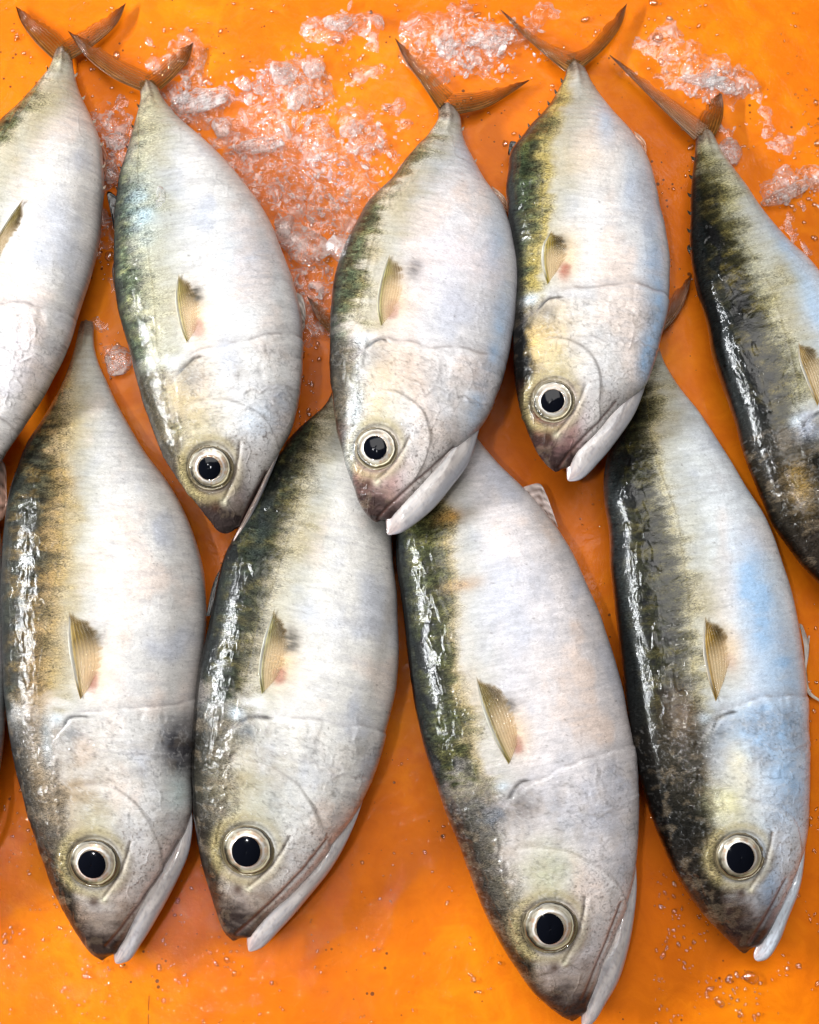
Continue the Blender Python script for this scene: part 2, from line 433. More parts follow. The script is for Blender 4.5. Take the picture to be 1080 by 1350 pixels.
    def paint(s):
        f = s.f; sd = s.seed
        F = s.F.reshape(-1, 2); t = s.TT.ravel(); q = s.Q.ravel()
        a = t*s.L; o = (F-s.T)@s.ve                      # along, across
        wd = 2*np.interp(t, s.t, s.hw)
        qb = np.interp(t, s.bt, s.bq)
        d = (q-qb)*wd
        disp = np.zeros_like(t)
        # ---- silver side
        sil = lin(f.get('silver', (214, 210, 207))); C = np.tile(sil, (len(t), 1))
        n1 = fbm(a/70, o/50, sd, 4); n2 = fbm(a/16, o/30, sd+5, 4); n3 = fbm(a/3.0, o/14, sd+9, 3)
        C = mix(C, lin((228, 205, 190)), 0.55*ss(.50, .75, n1)*f.get('pink', 1))
        C = mix(C, lin((178, 184, 200)), 0.6*ss(.52, .78, 1-n1)*ss(.1, .5, q))
        C = C*(0.82+0.26*n2)[:, None]*(0.87+0.26*n3)[:, None]
        sc_ = ss(.56, .66, fbm(a/5, o/26, sd+14, 4)); C = mix(C, lin((172, 170, 174)), sc_*.28)
        if 'blue' in f:
            for (bx, by, br, bs, st) in f['blue']:
                c0 = s.fl([(bx, by)])[0]; dv = F-c0
                g = np.exp(-((dv@s.ax)/br)**2-((dv@s.ve)/bs)**2)
                C = mix(C, lin((158, 190, 224)), np.clip(st*g*(0.25+1.3*n2*(0.5+n1)), 0, .95))
        # ---- back
        bk = lin(f.get('back', (80, 84, 70))); B = np.tile(bk, (len(t), 1))
        m1 = fbm(a/9, o/22, sd+20, 4); m2 = fbm(a/26, o/16, sd+30, 3); m3 = fbm(a/4, o/10, sd+33, 3)
        B = mix(B, lin(f.get('back2', (120, 112, 78))), np.clip(ss(.42, .66, m1)*0.6+ss(.55, 1.0, q/np.maximum(qb, .05))*.35*m3*1.6, 0, .9))
        B = B*(0.08+1.08*m3**1.6)[:, None]*np.array([1.12, 1.06, .72])
        B = mix(B, lin((12, 14, 13)), np.clip(f.get('spots', .7)*1.15, 0, .97)*ss(.50, .62, m2)*ss(.92, .35, q/np.maximum(qb, .05)))
        B = mix(B, lin((34, 40, 42)), ss(.35, .0, q/np.maximum(qb, .05))*f.get('edge', .75))
        tooth = (fbm(a/7, o/60, sd+41, 2)-.5)*f.get('teeth', 30)*.55+(m1-.5)*34+(fbm(a/45, o/40, sd+43, 2)-.5)*34
        wv = f.get('soft', 14)*1.7
        isback = ss(wv, -wv, d+tooth)
        body = ss(s.opt+0.035, s.opt-0.045, t+(m1-.5)*.07+(m2-.5)*.06)
        C = mix(C, B, isback*(0.35+0.65*np.maximum(body, .25+.75*f.get('headback', .6))))
        # grey halo below the border and the gold stripe along it
        C = mix(C, lin((150, 158, 158)), 0.40*gauss(d-18+tooth*.5, 24)*body*f.get('halo', 1))
        gold = .85*f.get('gold', .5)*gauss(d+4+tooth*.7, f.get('goldw', 11))*(0.1+1.35*m1)*body
        C = mix(C, lin(f.get('goldc', (150, 128, 74))), np.clip(gold, 0, .9))
        wash = gauss(d-12+tooth*.4, 24)*body*(.3+.9*n1)*f.get('wash', .5)
        C = mix(C, lin((156, 142, 92)), np.clip(wash*1.15, 0, .65))
        # lateral line
        ll = gauss(d+10+6*np.sin(a/60), 1.1)*body
        C = mix(C, lin((95, 85, 48)), ll*.45*(0.4+vn(a/4, a*0, 3))); disp += ll*0.35
        C = mix(C, C*.6, ss(2, -10, d+tooth)*body*.55)
        # faint bars along the muscle
        bars = ss(.25, .0, np.abs(((a+8*vn(o/20, a/40, sd))/7.5+abs(0)*o) % 1-.5))*gauss(d-25, 50)*body
        C = C*(1-0.10*bars)[:, None]; disp += 0.16*bars
        # belly edge goes pinkish grey
        C = mix(C, lin((206, 190, 184)), 0.35*ss(.90, 1.0, q)*n2*1.6)
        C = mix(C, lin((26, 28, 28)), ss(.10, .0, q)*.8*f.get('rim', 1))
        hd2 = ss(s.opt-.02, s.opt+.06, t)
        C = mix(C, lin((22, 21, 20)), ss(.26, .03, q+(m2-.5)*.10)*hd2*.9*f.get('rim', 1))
        C = mix(C, lin((120, 92, 84)), ss(34, 6, a+(m1-.5)*26)*.6); C = mix(C, lin((40, 34, 34)), ss(22, 4, a+(m2-.5)*20)*ss(.7, .2, q)*.7)
        disp += 2.2*gauss(q-.5, .12)*ss(60, 20, a)
        backv = isback*np.maximum(body, .55)
        wl = ss(.56, .66, fbm(a/20, o/9, sd+200, 3))*gauss(q-.16, .12); disp += wl*.75
        # ---- head
        head = ss(s.opt-0.005, s.opt+0.01, t)
        da = a-s.opt*s.L
        if s.eye is not None:
            R = s.eR; ev = F-s.eye; ef = (ev@s.ax)/R; evn = (ev@s.ve)/R; er = np.hypot(ef, evn)
            hd = ss(-1.1, 0.2, -ef)                  # behind the eye
            hy = lin(f.get('head', (172, 148, 106)))
            warm = np.exp(-((ef+2.3)/2.3)**2-((evn+0.5)/1.35)**2)*(0.4+1.1*fbm(a/22, o/22, sd+50, 4))
            C = mix(C, hy*.86, np.clip(warm*f.get('warm', .85)*.85, 0, .85)*head)
            # translucent yellow-green lid tissue
            C = mix(C, lin((180, 176, 146)), np.exp(-((ef+1.5)/.9)**2-((evn-.1)/.8)**2)*.5)
            # crown of the head: mottled brown/black
            crown = ss(-0.30, -1.15, evn+(m2-.5)*1.3+.12*np.maximum(-ef-1, 0))*ss(-9, -3, ef)
            crown = crown*head
            wet_ = gauss(evn+1.25+.1*(m1-.5), .10)*ss(-6, -4, ef)*ss(1.5, 0, ef)*ss(.45, .6, vn(a/7, o/5, sd+44))
            disp += wet_*2.0
            C = mix(C, mix(np.tile(lin(f.get('crown', (70, 64, 50)))*.6, (len(t), 1)), lin((14, 14, 13)), np.maximum(ss(.42, .58, m1)*.85, ss(.24, .06, q))), crown*f.get('crowns', .85))
            backv = np.maximum(backv, crown*.8)
            # cheek silver, smoky patches
            sm = ss(.50, .72, fbm(a/26, o/26, sd+60, 4))*head*ss(-.2, 1.0, evn)
            C = mix(C, lin((150, 150, 154)), .38*sm)
            # snout
            sn = (1-t)*s.L
            pk = ss(120, 50, sn+(n2-.5)*40)*ss(2.6, .8, evn)
            C = mix(C, lin(f.get('snout', (128, 106, 88))), pk*.75)
            dk = ss(72, 26, sn+(m1-.5)*44+evn*14)
            C = mix(C, lin((38, 29, 28)), dk*.93)
            topd = ss(-.65, -1.0, evn)*ss(-1.8, .3, ef)
            C = mix(C, lin((30, 26, 22)), topd*.92*ss(.25, .5, m3+.25))
            # around the socket
            C = mix(C, lin((160, 146, 104)), gauss(er-1.22, .22)*.65)
            C = mix(C, lin((40, 34, 26)), gauss(er-1.03, .05)*.5)
            disp += 0.8*gauss(er-1.25, .18)-3.5*ss(1.04, .85, er)
            # slit from behind the eye to the snout (edge of the cheek bone)
            sl = [s.eye+R*(p[0]*s.ax+p[1]*s.ve) for p in ((-.75, 1.42), (-.2, 1.25), (.4, .98), (.95, .6), (1.4, .25))]
            ds, fr = polydist(F, sl)
            C = mix(C, lin((60, 44, 26)), gauss(ds+ss(.75, 1, fr)*1.5, 1.5)*.85); disp -= gauss(ds, 2.2)*1.6
            pl = np.array(sl)+s.ve*5+s.ax*3; dp, _ = polydist(F, pl)
            C = mix(C, lin((206, 196, 186)), gauss(dp, 7)*.25); disp += gauss(dp, 8)*.7
            wj = ss(.9, 2.0, evn)*ss(-2.0, .3, ef)*ss(22, 60, (1-t)*s.L)
            C = mix(C, lin((218, 212, 209)), wj*.65)
            # fine pores on the cheek bone
            po = ss(.80, .86, vn(a/2.2, o/2.2, sd+70))*ss(2.6, 1.9, np.hypot(ef-.6, evn-1.6))*ss(.9, 1.15, evn)
            C = mix(C, lin((92, 76, 68)), po*.6)
            # cheek plate: an arc behind the eye that runs down to the jaw hinge
            ang = np.arctan2(evn, -ef); rad = 2.7+.35*np.sin(sd*1.3)+.22*np.sin(ang*2.2+sd)+.25*(fbm(ang*2, er*0, sd+83, 2)-.5)
            av = ss(-.35, .05, ang)*ss(2.25, 1.9, ang); pe = (er-rad)*R
            C = mix(C, lin((120, 110, 104)), gauss(pe-1.5, 1.7)*av*.5*ss(.3, .6, fbm(ang*5, er*0+3, sd+87, 2))); disp += 1.6*ss(1.3, -1.3, pe)*ss(-40, -4, pe)*av
            C = mix(C, lin((228, 224, 220)), gauss(pe+4, 4)*av*.25)
            # nostril
            nb = np.hypot(ef-1.55, (evn+.12))
            C = mix(C, lin((70, 46, 34)), gauss(nb, .22)*.8)
            nb = np.hypot(ef-1.45, (evn-.28)); C = mix(C, lin((205, 198, 170)), gauss(nb, .16)*.7); disp += gauss(nb, .16)*1.2
            # head wrinkles / mucous canals fanning behind the eye
            fan = vn(np.arctan2(evn, -ef)*9, er*.8, sd+80)
            disp += head*(fan-.5)*.6*ss(1.2, 1.8, er)*ss(5, 3, er)
        # gill cover: its free edge is a step, with folds before it
        curve = f.get('opc', 12)
        ov = (F-s.opF)@s.ve; fw = ((F-s.opF)@s.ax)
        qv = np.clip(ov/(wd+1), -0.5, 1.2)
        edge = fw-(curve*np.sin(np.clip(qv, 0, 1)*np.pi*.9)*-1)-np.where(ov < 0, -ov*0.9, 0)-20*(fbm(o/48, a*0, sd+90, 2)-.5)-1.6*(fbm(o/9, a*0, sd+91, 2)-.5)
        vis = ss(-45, -20, ov)
        brk = ss(.35, .6, fbm(o/14, a/30, sd+92, 2))
        disp += 1.7*ss(-1.8, 1.8, edge)*ss(90, 5, edge)*vis*(.55+.45*brk)
        brk = ss(.35, .6, fbm(o/14, a/30, sd+92, 2))
        C = mix(C, lin((110, 98, 94)), gauss(edge+2.0, 1.7)*.50*vis*brk)  # thin shadow behind the cover edge, put into the skin colour
        C = mix(C, lin((150, 146, 148)), ss(-16, -3, edge)*ss(1, -2, edge)*.28*vis)  # wider soft shading behind that edge, also painted in
        C = mix(C, lin((204, 200, 198)), gauss(edge-2.5, 2.0)*.25*vis*brk)  # painted highlight along the raised edge
        # short black slit at the upper corner
        rj = np.random.default_rng(sd).uniform(-1, 1, 8)
        slp = [s.opF+s.ve*(-20+5*rj[0])+s.ax*(15+7*rj[1]), s.opF+s.ve*(-9+3*rj[2])+s.ax*(3+2*rj[3]), s.opF+s.ve*(2+4*rj[4]), s.opF+s.ve*(12+7*rj[5])+s.ax*(3*rj[6])]
        slp = resample(slp, 14)
        ds, fr = polydist(F, slp); ds = ds+1.2*(fbm(a/5, o/5, sd+99, 2)-.5)+ss(.7, 1., np.abs(fr*2-1))*1.5; C = mix(C, lin((28, 24, 22)), gauss(ds, 2.2)*.9); disp -= gauss(ds, 2.5)*1.8
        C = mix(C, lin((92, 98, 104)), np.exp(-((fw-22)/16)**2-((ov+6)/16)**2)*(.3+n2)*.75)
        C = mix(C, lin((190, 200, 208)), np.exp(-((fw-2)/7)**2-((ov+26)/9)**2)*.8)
        # second fold: from the belly end of the cover towards the cheek
        e2 = fw-(34+22*np.sin(np.clip(qv, 0, 1)*np.pi))
        c2 = gauss(e2-(fbm(o/18, a/40, sd+95, 2)-.5)*26, 1.6)*ss(.05, .3, qv)
        C = mix(C, lin((165, 160, 160)), c2*.45); disp += c2*.8
        # random skin creases
        cr = gauss(fbm(a/34, o/34, sd+101, 3)-.5, .012); disp += cr*.45*(0.4+0.6*head); C = C*(1-.12*cr)[:, None]
        cr2 = gauss(fbm(a/15, o/15, sd+111, 3)-.5, .02); disp += cr2*.16*head
        # pectoral pit: red/pink bruise and dark smudge
        rj0 = .55+.5*vn(np.array([sd*1.7]), np.array([.3]), 5)[0]
        if 'red' in f:
            c0 = s.fl([f['red'][:2]])[0]; dv = F-c0; g = np.exp(-((dv@s.ax)/15)**2-((dv@s.ve)/11)**2)
            C = mix(C, lin((226, 190, 140)), np.exp(-((dv@s.ax+18)/34)**2-((dv@s.ve-2)/18)**2)*.6)
            C = mix(C, lin((150, 78, 62)), np.clip(ss(.25, .9, g+(m1-.5)*.7)*(.3+.9*n2)*f['red'][2]*rj0, 0, .8))
        if 'smudge' in f:
            c0 = s.fl([f['smudge'][:2]])[0]; dv = F-c0
            g = np.exp(-((dv@s.ax)/f['smudge'][2])**2-((dv@s.ve)/(f['smudge'][2]*.8))**2)
            C = mix(C, lin((48, 44, 34)), np.clip(g*(.2+1.5*fbm(a/3, o/12, sd+120, 3))*f['smudge'][3], 0, .9))
        for (bx, by, r1, r2, cc, st) in f.get('patch', ()):
            c0 = s.fl([(bx, by)])[0]; dv = F-c0
            g = np.exp(-((dv@s.ax)/r1)**2-((dv@s.ve)/r2)**2)
            C = mix(C, lin(cc), np.clip(g*(.3+1.3*n2)*st, 0, .95))
        # hair-fine creases and blotches in the skin colour, densest on the head
        v1 = gauss(fbm(a/13, o/17, sd+141, 3)-.5, .018); v2 = gauss(fbm(a/7, o/9, sd+151, 3)-.5, .03)
        hh = .25+.75*head
        C = C*(1-.34*v1*hh)[:, None]; C = C*(1-.24*v2*hh*ss(.4, .6, n1))[:, None]
        v3 = gauss(fbm(a/9+40, o/12, sd+161, 3)-.5, .02); C = mix(C, lin((236, 234, 232)), v3*.22*hh*(1-backv)*ss(60, 140, (1-t)*s.L))
        bl = ss(.54, .66, fbm(a/11, o/13, sd+171, 4)); C = mix(C, lin((150, 132, 108)), bl*.14*head)
        # pin specks
        spk = ss(.955, .975, vn(a/2.4, o/2.4, sd+130)); C = mix(C, lin((90, 84, 80)), spk*.5)
        if 'mouth' in f:
            ml = s.fl(f['mouth']); ds, fr = polydist(F, ml)
            C = mix(C, lin((92, 66, 60)), gauss(ds, 1.6)*.8); disp -= gauss(ds, 2.5)*1.5
        return np.clip(C, .004, .92).reshape(*s.TT.shape, 3), disp.reshape(s.TT.shape), backv.reshape(s.TT.shape)

    # ---- parts
    def surf(s, xy, up=0.0):
        i, j = s.look(xy); return s.P[i, j]+s.nrm[i, j]*up, s.nrm[i, j]
    def add_eye(s):
        i, j = s.ei, s.ej; R = s.eR*PX*0.97
        c = s.P0[i, j].copy(); n = s.nrm[i, j]*0.75+np.array([0, 0, .25]); n /= np.linalg.norm(n)
        fwd = s.P0[min(i+8, len(s.t)-1), j]-s.P0[i-8, j]; fwd -= n*(fwd@n); fwd /= np.linalg.norm(fwd); sd = np.cross(n, fwd)
        vd = s.P0[i, j+4]-s.P0[i, j-4]
        if sd@vd < 0: sd = -sd
        def disc(rad, h0, dome, nr, na, cx=0., cy=0., ax=1.0):
            r = np.linspace(0, 1, nr); an = np.linspace(0, 2*np.pi, na, endpoint=False)
            RR, AA = np.meshgrid(r, an, indexing='ij')
            Z = h0+dome*(1-RR**2.2)
            P = c+n*Z[..., None]+fwd*((RR*np.cos(AA)*ax*rad)+cx)[..., None]+sd*((RR*np.sin(AA)*rad)+cy)[..., None]
            return P, RR, AA
        P, RR, AA = disc(R, -0.06*R, 0.24*R, 70, 110)
        sd_ = s.seed
        nn = fbm(RR*6, np.cos(AA)*3+np.sin(AA)*2, sd_, 3); n2 = fbm(RR*30, np.cos(AA)*2+5, sd_+3, 3); n3 = fbm(np.cos(AA)*4+9, np.sin(AA)*4+RR*2, sd_+9, 3)
        wr_ = RR+(n3-.5)*.07                       # rings are never quite round
        P = P+n*(0.03*R*gauss(wr_-.84, .05)-0.05*R*gauss(wr_-.92, .035)+.02*R*gauss(wr_-.56, .04))[..., None]
        C = np.tile(lin((198, 190, 172)), (*RR.shape, 1)); C = C*(0.45+.85*n2)[..., None]
        C = mix(C, lin((190, 138, 96)), .75*ss(.48, .68, n3)*ss(.85, .6, wr_)); C = mix(C, lin((128, 122, 116)), .7*ss(.5, .66, nn)*ss(.55, .62, wr_))
        C = mix(C, lin((120, 92, 66)), .75*gauss(wr_-.545, .035))
        C = mix(C, lin((236, 232, 226)), .8*gauss(wr_-.60, .035))
        C = mix(C, lin((150, 132, 110)), .7*gauss(wr_-.70, .03)*ss(.3, .6, nn))
        fw_ = np.cos(AA); vt = np.sin(AA)          # forward, belly side
        C = mix(C, lin((158, 142, 84)), ss(.70, .82, wr_)*np.clip(.5+.6*fw_, 0, 1))
        C = mix(C, lin((96, 78, 52)), .7*gauss(wr_-.76, .02)*ss(.35, .6, n3))
        C = mix(C, lin((226, 218, 200)), .6*gauss(wr_-.82, .022))
        C = mix(C, lin((16, 13, 12)), gauss(wr_-.86, .045)*np.clip(.35+1.1*ss(-.1, .9, -fw_*.75+vt*.65), 0, 1))
        C = mix(C, lin((14, 12, 10)), gauss(wr_-.83, .10)*ss(.35, .85, -vt*.75+fw_*.62+(n3-.5)*.5)*.97)
        C = mix(C, lin((112, 100, 76))*(.4+1.1*nn)[..., None], ss(.85, .90, wr_)*.9)
        eye = grid_mesh('eye', P, EYE, s.root, col=np.clip(C, .003, .92), closed=True)
        pr = s.f['eye'][3]*PX; ax = s.f['eye'][4] if len(s.f['eye']) > 4 else 1.08
        P, RR, AA = disc(pr, 0.165*R, 0.09*R, 16, 48, cx=.02*R, cy=-.03*R, ax=ax)
        r8 = np.random.default_rng(s.seed+5).uniform(-1, 1, 4)
        P = c+(P-c)*(1+.03*r8[0]*np.cos(2*AA+r8[1]*3)+.025*r8[2]*np.cos(3*AA+r8[3]*3))[..., None]
        o = grid_mesh('pupil', P, PUPIL, eye, closed=True); 
        fix_parent(o, s.root)
    def add_jaw(s):
        f = s.f; m = 110
        st0 = np.array(f['jaw_out'][0], float)
        # the sliver starts on the belly contour well behind the hinge
        tq = ((st0-s.T)@s.ax)/s.L-70.0/s.L
        p0 = s.flat(np.array([tq]), np.array([.985]))[0]
        J_in = np.array(f['jaw_in'], float); J_out = np.array(f['jaw_out'], float)
        w_ = (J_out-J_in[:, :]) if len(J_out) == len(J_in) else None
        inner = resample(np.vstack([p0-s.ve*1.0, J_in]), m); outer = resample(np.vstack([p0, J_out]), m)
        u = np.linspace(0, 1, m)
        inner = inner-(outer-inner)*(.22*ss(1.0, .75, u)*ss(0, .3, u))[:, None]
        ti = np.clip(((inner-s.T)@s.ax)/s.L, 0, 1)
        zc = np.interp(np.minimum(ti, .985), s.t, s.z)
        ker = np.ones(15)/15; zc = np.convolve(np.pad(zc, 7, mode='edge'), ker, 'valid')
        e = np.sqrt(np.clip(1-(np.clip((u-.93)/.07, 0, 1))**2.2, 0, 1))+.01
        A = unproj(inner, zc); B = unproj(outer, zc); mid = (A+B)/2; half = (B-A)/2
        wid = np.linalg.norm(half, axis=1)
        bb = (np.maximum(wid*0.32, 1.0*PX)+np.interp(ti, s.t, s.b)*.24*ss(.1, .65, u)*ss(1.2, .6, u))*e
        th = np.linspace(0, 2*np.pi, 48, endpoint=False)
        P = mid[:, None]+half[:, None]*(-np.cos(th))[None, :, None]*(.25+.75*e)[:, None, None]
        P[..., 2] += bb[:, None]*np.sin(th)[None]
        u_, th_ = u, th
        nr_ = (fbm(u[:, None]*9+0*th[None], th[None]*1.2+0*u[:, None], s.seed+8, 3)-.5)
        P[..., 2] += nr_*1.5*PX*np.clip(np.sin(th), 0, 1)[None]
        U = np.repeat(u[:, None], 48, 1); TH = np.repeat(th[None], m, 0)
        q = (1-np.cos(TH))/2
        n = fbm(U*14, q*5, s.seed, 4); n2 = fbm(U*5, q*16, s.seed+4, 3)
        C = np.tile(lin(f.get('jaw', (192, 184, 180))), (*U.shape, 1))*(.72+.42*n)[..., None]
        C = mix(C, lin((176, 150, 140)), .5*gauss(q-.32-.1*np.sin(U*5), .05)*ss(.4, .6, n))
        C = mix(C, lin((110, 88, 84)), .8*ss(.84, 1, U)*ss(.45, .7, n2))
        C = mix(C, lin((205, 170, 152)), .55*gauss(q-.15, .12)*n2*1.5)
        C = mix(C, lin((176, 132, 122)), .7*ss(.86, 1, U)*n)
        C = mix(C, lin((160, 160, 168)), .5*ss(.48, .68, n2))
        C = mix(C, lin((214, 206, 202)), .6*ss(.35, .05, U))
        C = mix(C, lin((112, 92, 88)), .75*ss(.20, .03, q+(n-.5)*.12))
        sp_ = ss(.62, .72, fbm(U*60, q*14, s.seed+21, 2)); C = mix(C, lin((130, 122, 124)), sp_*.45)
        C = mix(C, lin((158, 158, 164)), .5*ss(.66, .9, q)*ss(.1, .4, U))
        C = mix(C, lin((176, 182, 196)), .35*ss(.75, 1, q))
        grid_mesh('lower_jaw', P, JAW, s.root, col=np.clip(C, 0, .9), closed=True)
    def sheet(s, name, A, B, zA, zB, n=60, m=22, col=(150, 120, 60), col2=None, alpha=(.9, .4), rays=14, ridge=.6, thick=1.0, dark_tip=0., conform=False, edge_dark=.5, mode='tail', ragged=0.):
        """a fin as a thin closed blade between polyline A (leading) and B (trailing)"""
        A = resample(A, n); B = resample(B, n)
        v = np.linspace(0, 1, m); u = np.linspace(0, 1, n)
        U, V = np.meshgrid(u, v, indexing='ij')
        rg = 1-ragged*np.abs(vn(U*26, U*0, s.seed+7))*ss(.2, .7, U)
        XY = A[:, None]*(1-(V*rg)[..., None])+B[:, None]*(V*rg)[..., None]
        if conform:
            Z = np.zeros_like(U)
            pts = np.array([s.surf(XY[i, j])[0] for i in range(n) for j in range(m)]).reshape(n, m, 3)
            Zs = pts[..., 2]
            K = np.ones(5)/5
            for _ in range(2):
                Zs = np.apply_along_axis(lambda r: np.convolve(np.pad(r, 2, mode='edge'), K, 'valid'), 0, Zs)
            Z = Zs+(zA+(zB-zA)*V)*PX*(0.35+U)
        else:
            Z = (zB+(zA-zB)*(1-U)**2.2+1.5*np.sin(U*5+s.seed)*U)*PX
        rr = np.sin((V*rays+.15*np.sin(U*9))*2*np.pi)
        Z = Z+ridge*PX*(rr*.5+.5)*np.minimum(1, (1.02-V)*6)+1.6*PX*gauss(V, .06)*(1 if mode == 'pec' else .6)
        top = unproj(XY.reshape(-1, 2), Z.ravel()).reshape(n, m, 3)
        bot = top.copy(); bot[..., 2] -= thick*PX
        n1 = fbm(U*10, V*5, s.seed+3, 4)
        C = np.tile(lin(col), (n, m, 1))
        if col2 is not None: C = mix(C, lin(col2), np.clip(ss(.0, 1., V if mode == 'pec' else U)*1.0, 0, 1))
        C = C*(.40+.75*n1+.32*rr)[..., None]
        C = mix(C, lin((28, 20, 12)), edge_dark*(ss(.12, .0, V)*.8))
        if dark_tip: C = mix(C, lin((30, 20, 12)), dark_tip*ss(.55, 1, U))
        if mode == 'pec': C = mix(C, lin((205, 205, 190)), .55*gauss(V-.05, .05)*ss(.0, .5, U))
        al = alpha[0]+(alpha[1]-alpha[0])*V**.8
        al = np.clip(al*(.6+.8*n1)+.16*rr+.5*gauss(V, .07)+(.35*ss(.6, 1, U) if mode != 'pec' else 0), .05, 1)
        if mode == 'pec':
            al = al*(.30+.55*gauss(V, .22)+.30*ss(.4, .8, U))
            C = mix(C, np.broadcast_to(lin((226, 206, 170)), C.shape), .9*ss(.70, .35, U)*ss(.1, .3, V))
            C = mix(C, np.broadcast_to(lin((44, 38, 20)), C.shape), .75*ss(.45, .75, U)*ss(.40, .75, V)*ss(1.1, .9, U))
            C = mix(C, np.broadcast_to(lin((232, 232, 226)), C.shape), .8*gauss(V-.055, .04)*ss(.05, .3, U)*ss(.25, .55, n1+.2))
            al = al*ss(1.02, .70, V+(vn(U*40, U*0, s.seed)-.5)*.25)*ss(1.02, .88, U+.18*V)
        # closed blade
        Pc = np.concatenate([top, bot[:, ::-1]], 1); Cc = np.concatenate([C, C[:, ::-1]], 1)
        Ac = np.concatenate([al, al[:, ::-1]], 1)
        return grid_mesh(name, Pc, FIN, s.root, col=np.clip(Cc, .003, .9), closed=True, attrs={'Alpha': Ac})
    def finlets(s, side, count, t0=.05, t1=.22, size=6.0, c=(90, 92, 78)):
        for k in range(count):
            t = t0+(t1-t0)*k/max(1, count-1)
            q = 0.0 if side < 0 else 1.0
            p = s.flat(np.array([t]), np.array([q]))[0]
            outw = s.ve*(1 if side > 0 else -1)
            A = [p-outw*8+s.ax*size*.6, p+outw*size*.35, p+outw*size*.55-s.ax*size*1.1]
            B = [p-outw*8-s.ax*size*.2, p-outw*1-s.ax*size*.5, p+outw*size*.5-s.ax*size*1.15]
            zz = float(np.interp(t, s.t, s.z))/PX
            s.sheet('finlet', A, B, zz, zz, n=10, m=6, col=c, alpha=(.95, .8), rays=2, ridge=.3, thick=1.4, edge_dark=.2)

def fix_parent(o, root):
    """mesh was written relative to the world: make it a sub-part of a part whose origin is the root's"""
    off = np.array(root.location)
    me = o.data; co = np.empty(len(me.vertices)*3, np.float32); me.vertices.foreach_get('co', co)
    co = co.reshape(-1, 3)-off.astype(np.float32); me.vertices.foreach_set('co', co.ravel()); me.update()

FISH = {}
def mk(key, D, V, label, **kw):
    f = Fish(key, D, V, label, **kw); FISH[key] = f
    if 'eye' in f.f: f.add_eye()
    if 'jaw_in' in f.f: f.add_jaw()
    if 'pec' in f.f:
        A, B = f.f['pec'][:2]; pc = f.f['pec'][2] if len(f.f['pec']) > 2 else (172, 150, 92)
        f.sheet('pectoral_fin', A, B, 1.0, .5, n=50, m=30, col=pc, col2=f.f.get('pec2', (96, 80, 34)), alpha=f.f.get('peca', (.95, .75)), rays=9, ridge=.7, thick=.25, conform=True, mode='pec', edge_dark=.15)
    if 'tail' in f.f:
        z0 = float(f.z[4]+f.b[12])/PX
        for (A, B, zt) in f.f['tail']:
            f.sheet('tail_fin', A, B, z0+1, zt, n=70, m=26, col=(128, 84, 36), col2=(132, 70, 6), alpha=f.f.get('taila', (.80, .16)), rays=8, ridge=1.2, thick=1.0, dark_tip=.45, edge_dark=.6, ragged=.22)
    for (nm, A, B, z1, z2, c, al) in f.f.get('fins', ()):
        f.sheet(nm, A, B, z1, z2, n=30, m=14, col=c, alpha=al, rays=5, ridge=.8, thick=1.0, edge_dark=.2)
    return f

# ---- lower row, lying on the table
L1 = mk('lowa',
  [(106,424),(100,455),(85,500),(62,545),(38,585),(22,625),(12,665),(7,725),(5,780),(5,825),(7,875),(10,925),(20,995),(37,1065),(55,1125),(80,1190),(105,1235),(124,1260),(131,1266)],
  [(124,424),(124,455),(131,483),(144,511),(163,548),(194,600),(222,636),(245,680),(260,720),(270,775),(271,815),(266,875),(261,925),(256,975),(253,1025),(253,1070),(243,1102),(231,1124),(211,1157),(187,1195),(166,1230),(151,1252),(143,1261),(138,1266)],
  'plump silver mackerel with brown gold stripe, leftmost complete fish of the front row',
  feat=dict(eye=(124,1137,34,16.5,1.10), op=(100,945), back=(66,68,66), back2=(124,102,66), spots=.35, edge=.6, silver=(212,209,206),
    bound=[(105,430),(96,500),(94,560),(92,620),(88,700),(80,780),(72,860),(66,950),(62,1050),(80,1130),(110,1200)],
    gold=1.15, goldw=19, goldc=(146,116,70), teeth=22, headback=.25, head=(158,134,100), warm=1.0, crown=(96,84,66), crowns=.75,
    jaw_in=[(234,1108),(228,1122),(209,1155),(183,1193),(163,1230),(150,1254),(149,1266)], jaw_out=[(253,1100),(250,1120),(233,1162),(213,1200),(187,1243),(168,1268),(156,1273)],
    mouth=[(236,1108),(212,1150),(186,1190),(160,1225),(140,1248)], red=(124,898,1.0), opc=14,
    pec=([(106,922),(97,890),(90,850),(91,806)], [(122,900),(136,870),(131,835),(106,803)], (160,132,62)), smudge=(130,838,14,.5),
    patch=[(238,985,38,24,(58,56,60),1.1),(236,1045,20,16,(176,200,200),.6),(45,900,70,16,(104,84,56),.7),(60,1000,50,18,(120,100,72),.6),(62,980,30,8,(150,165,175),.6)]))
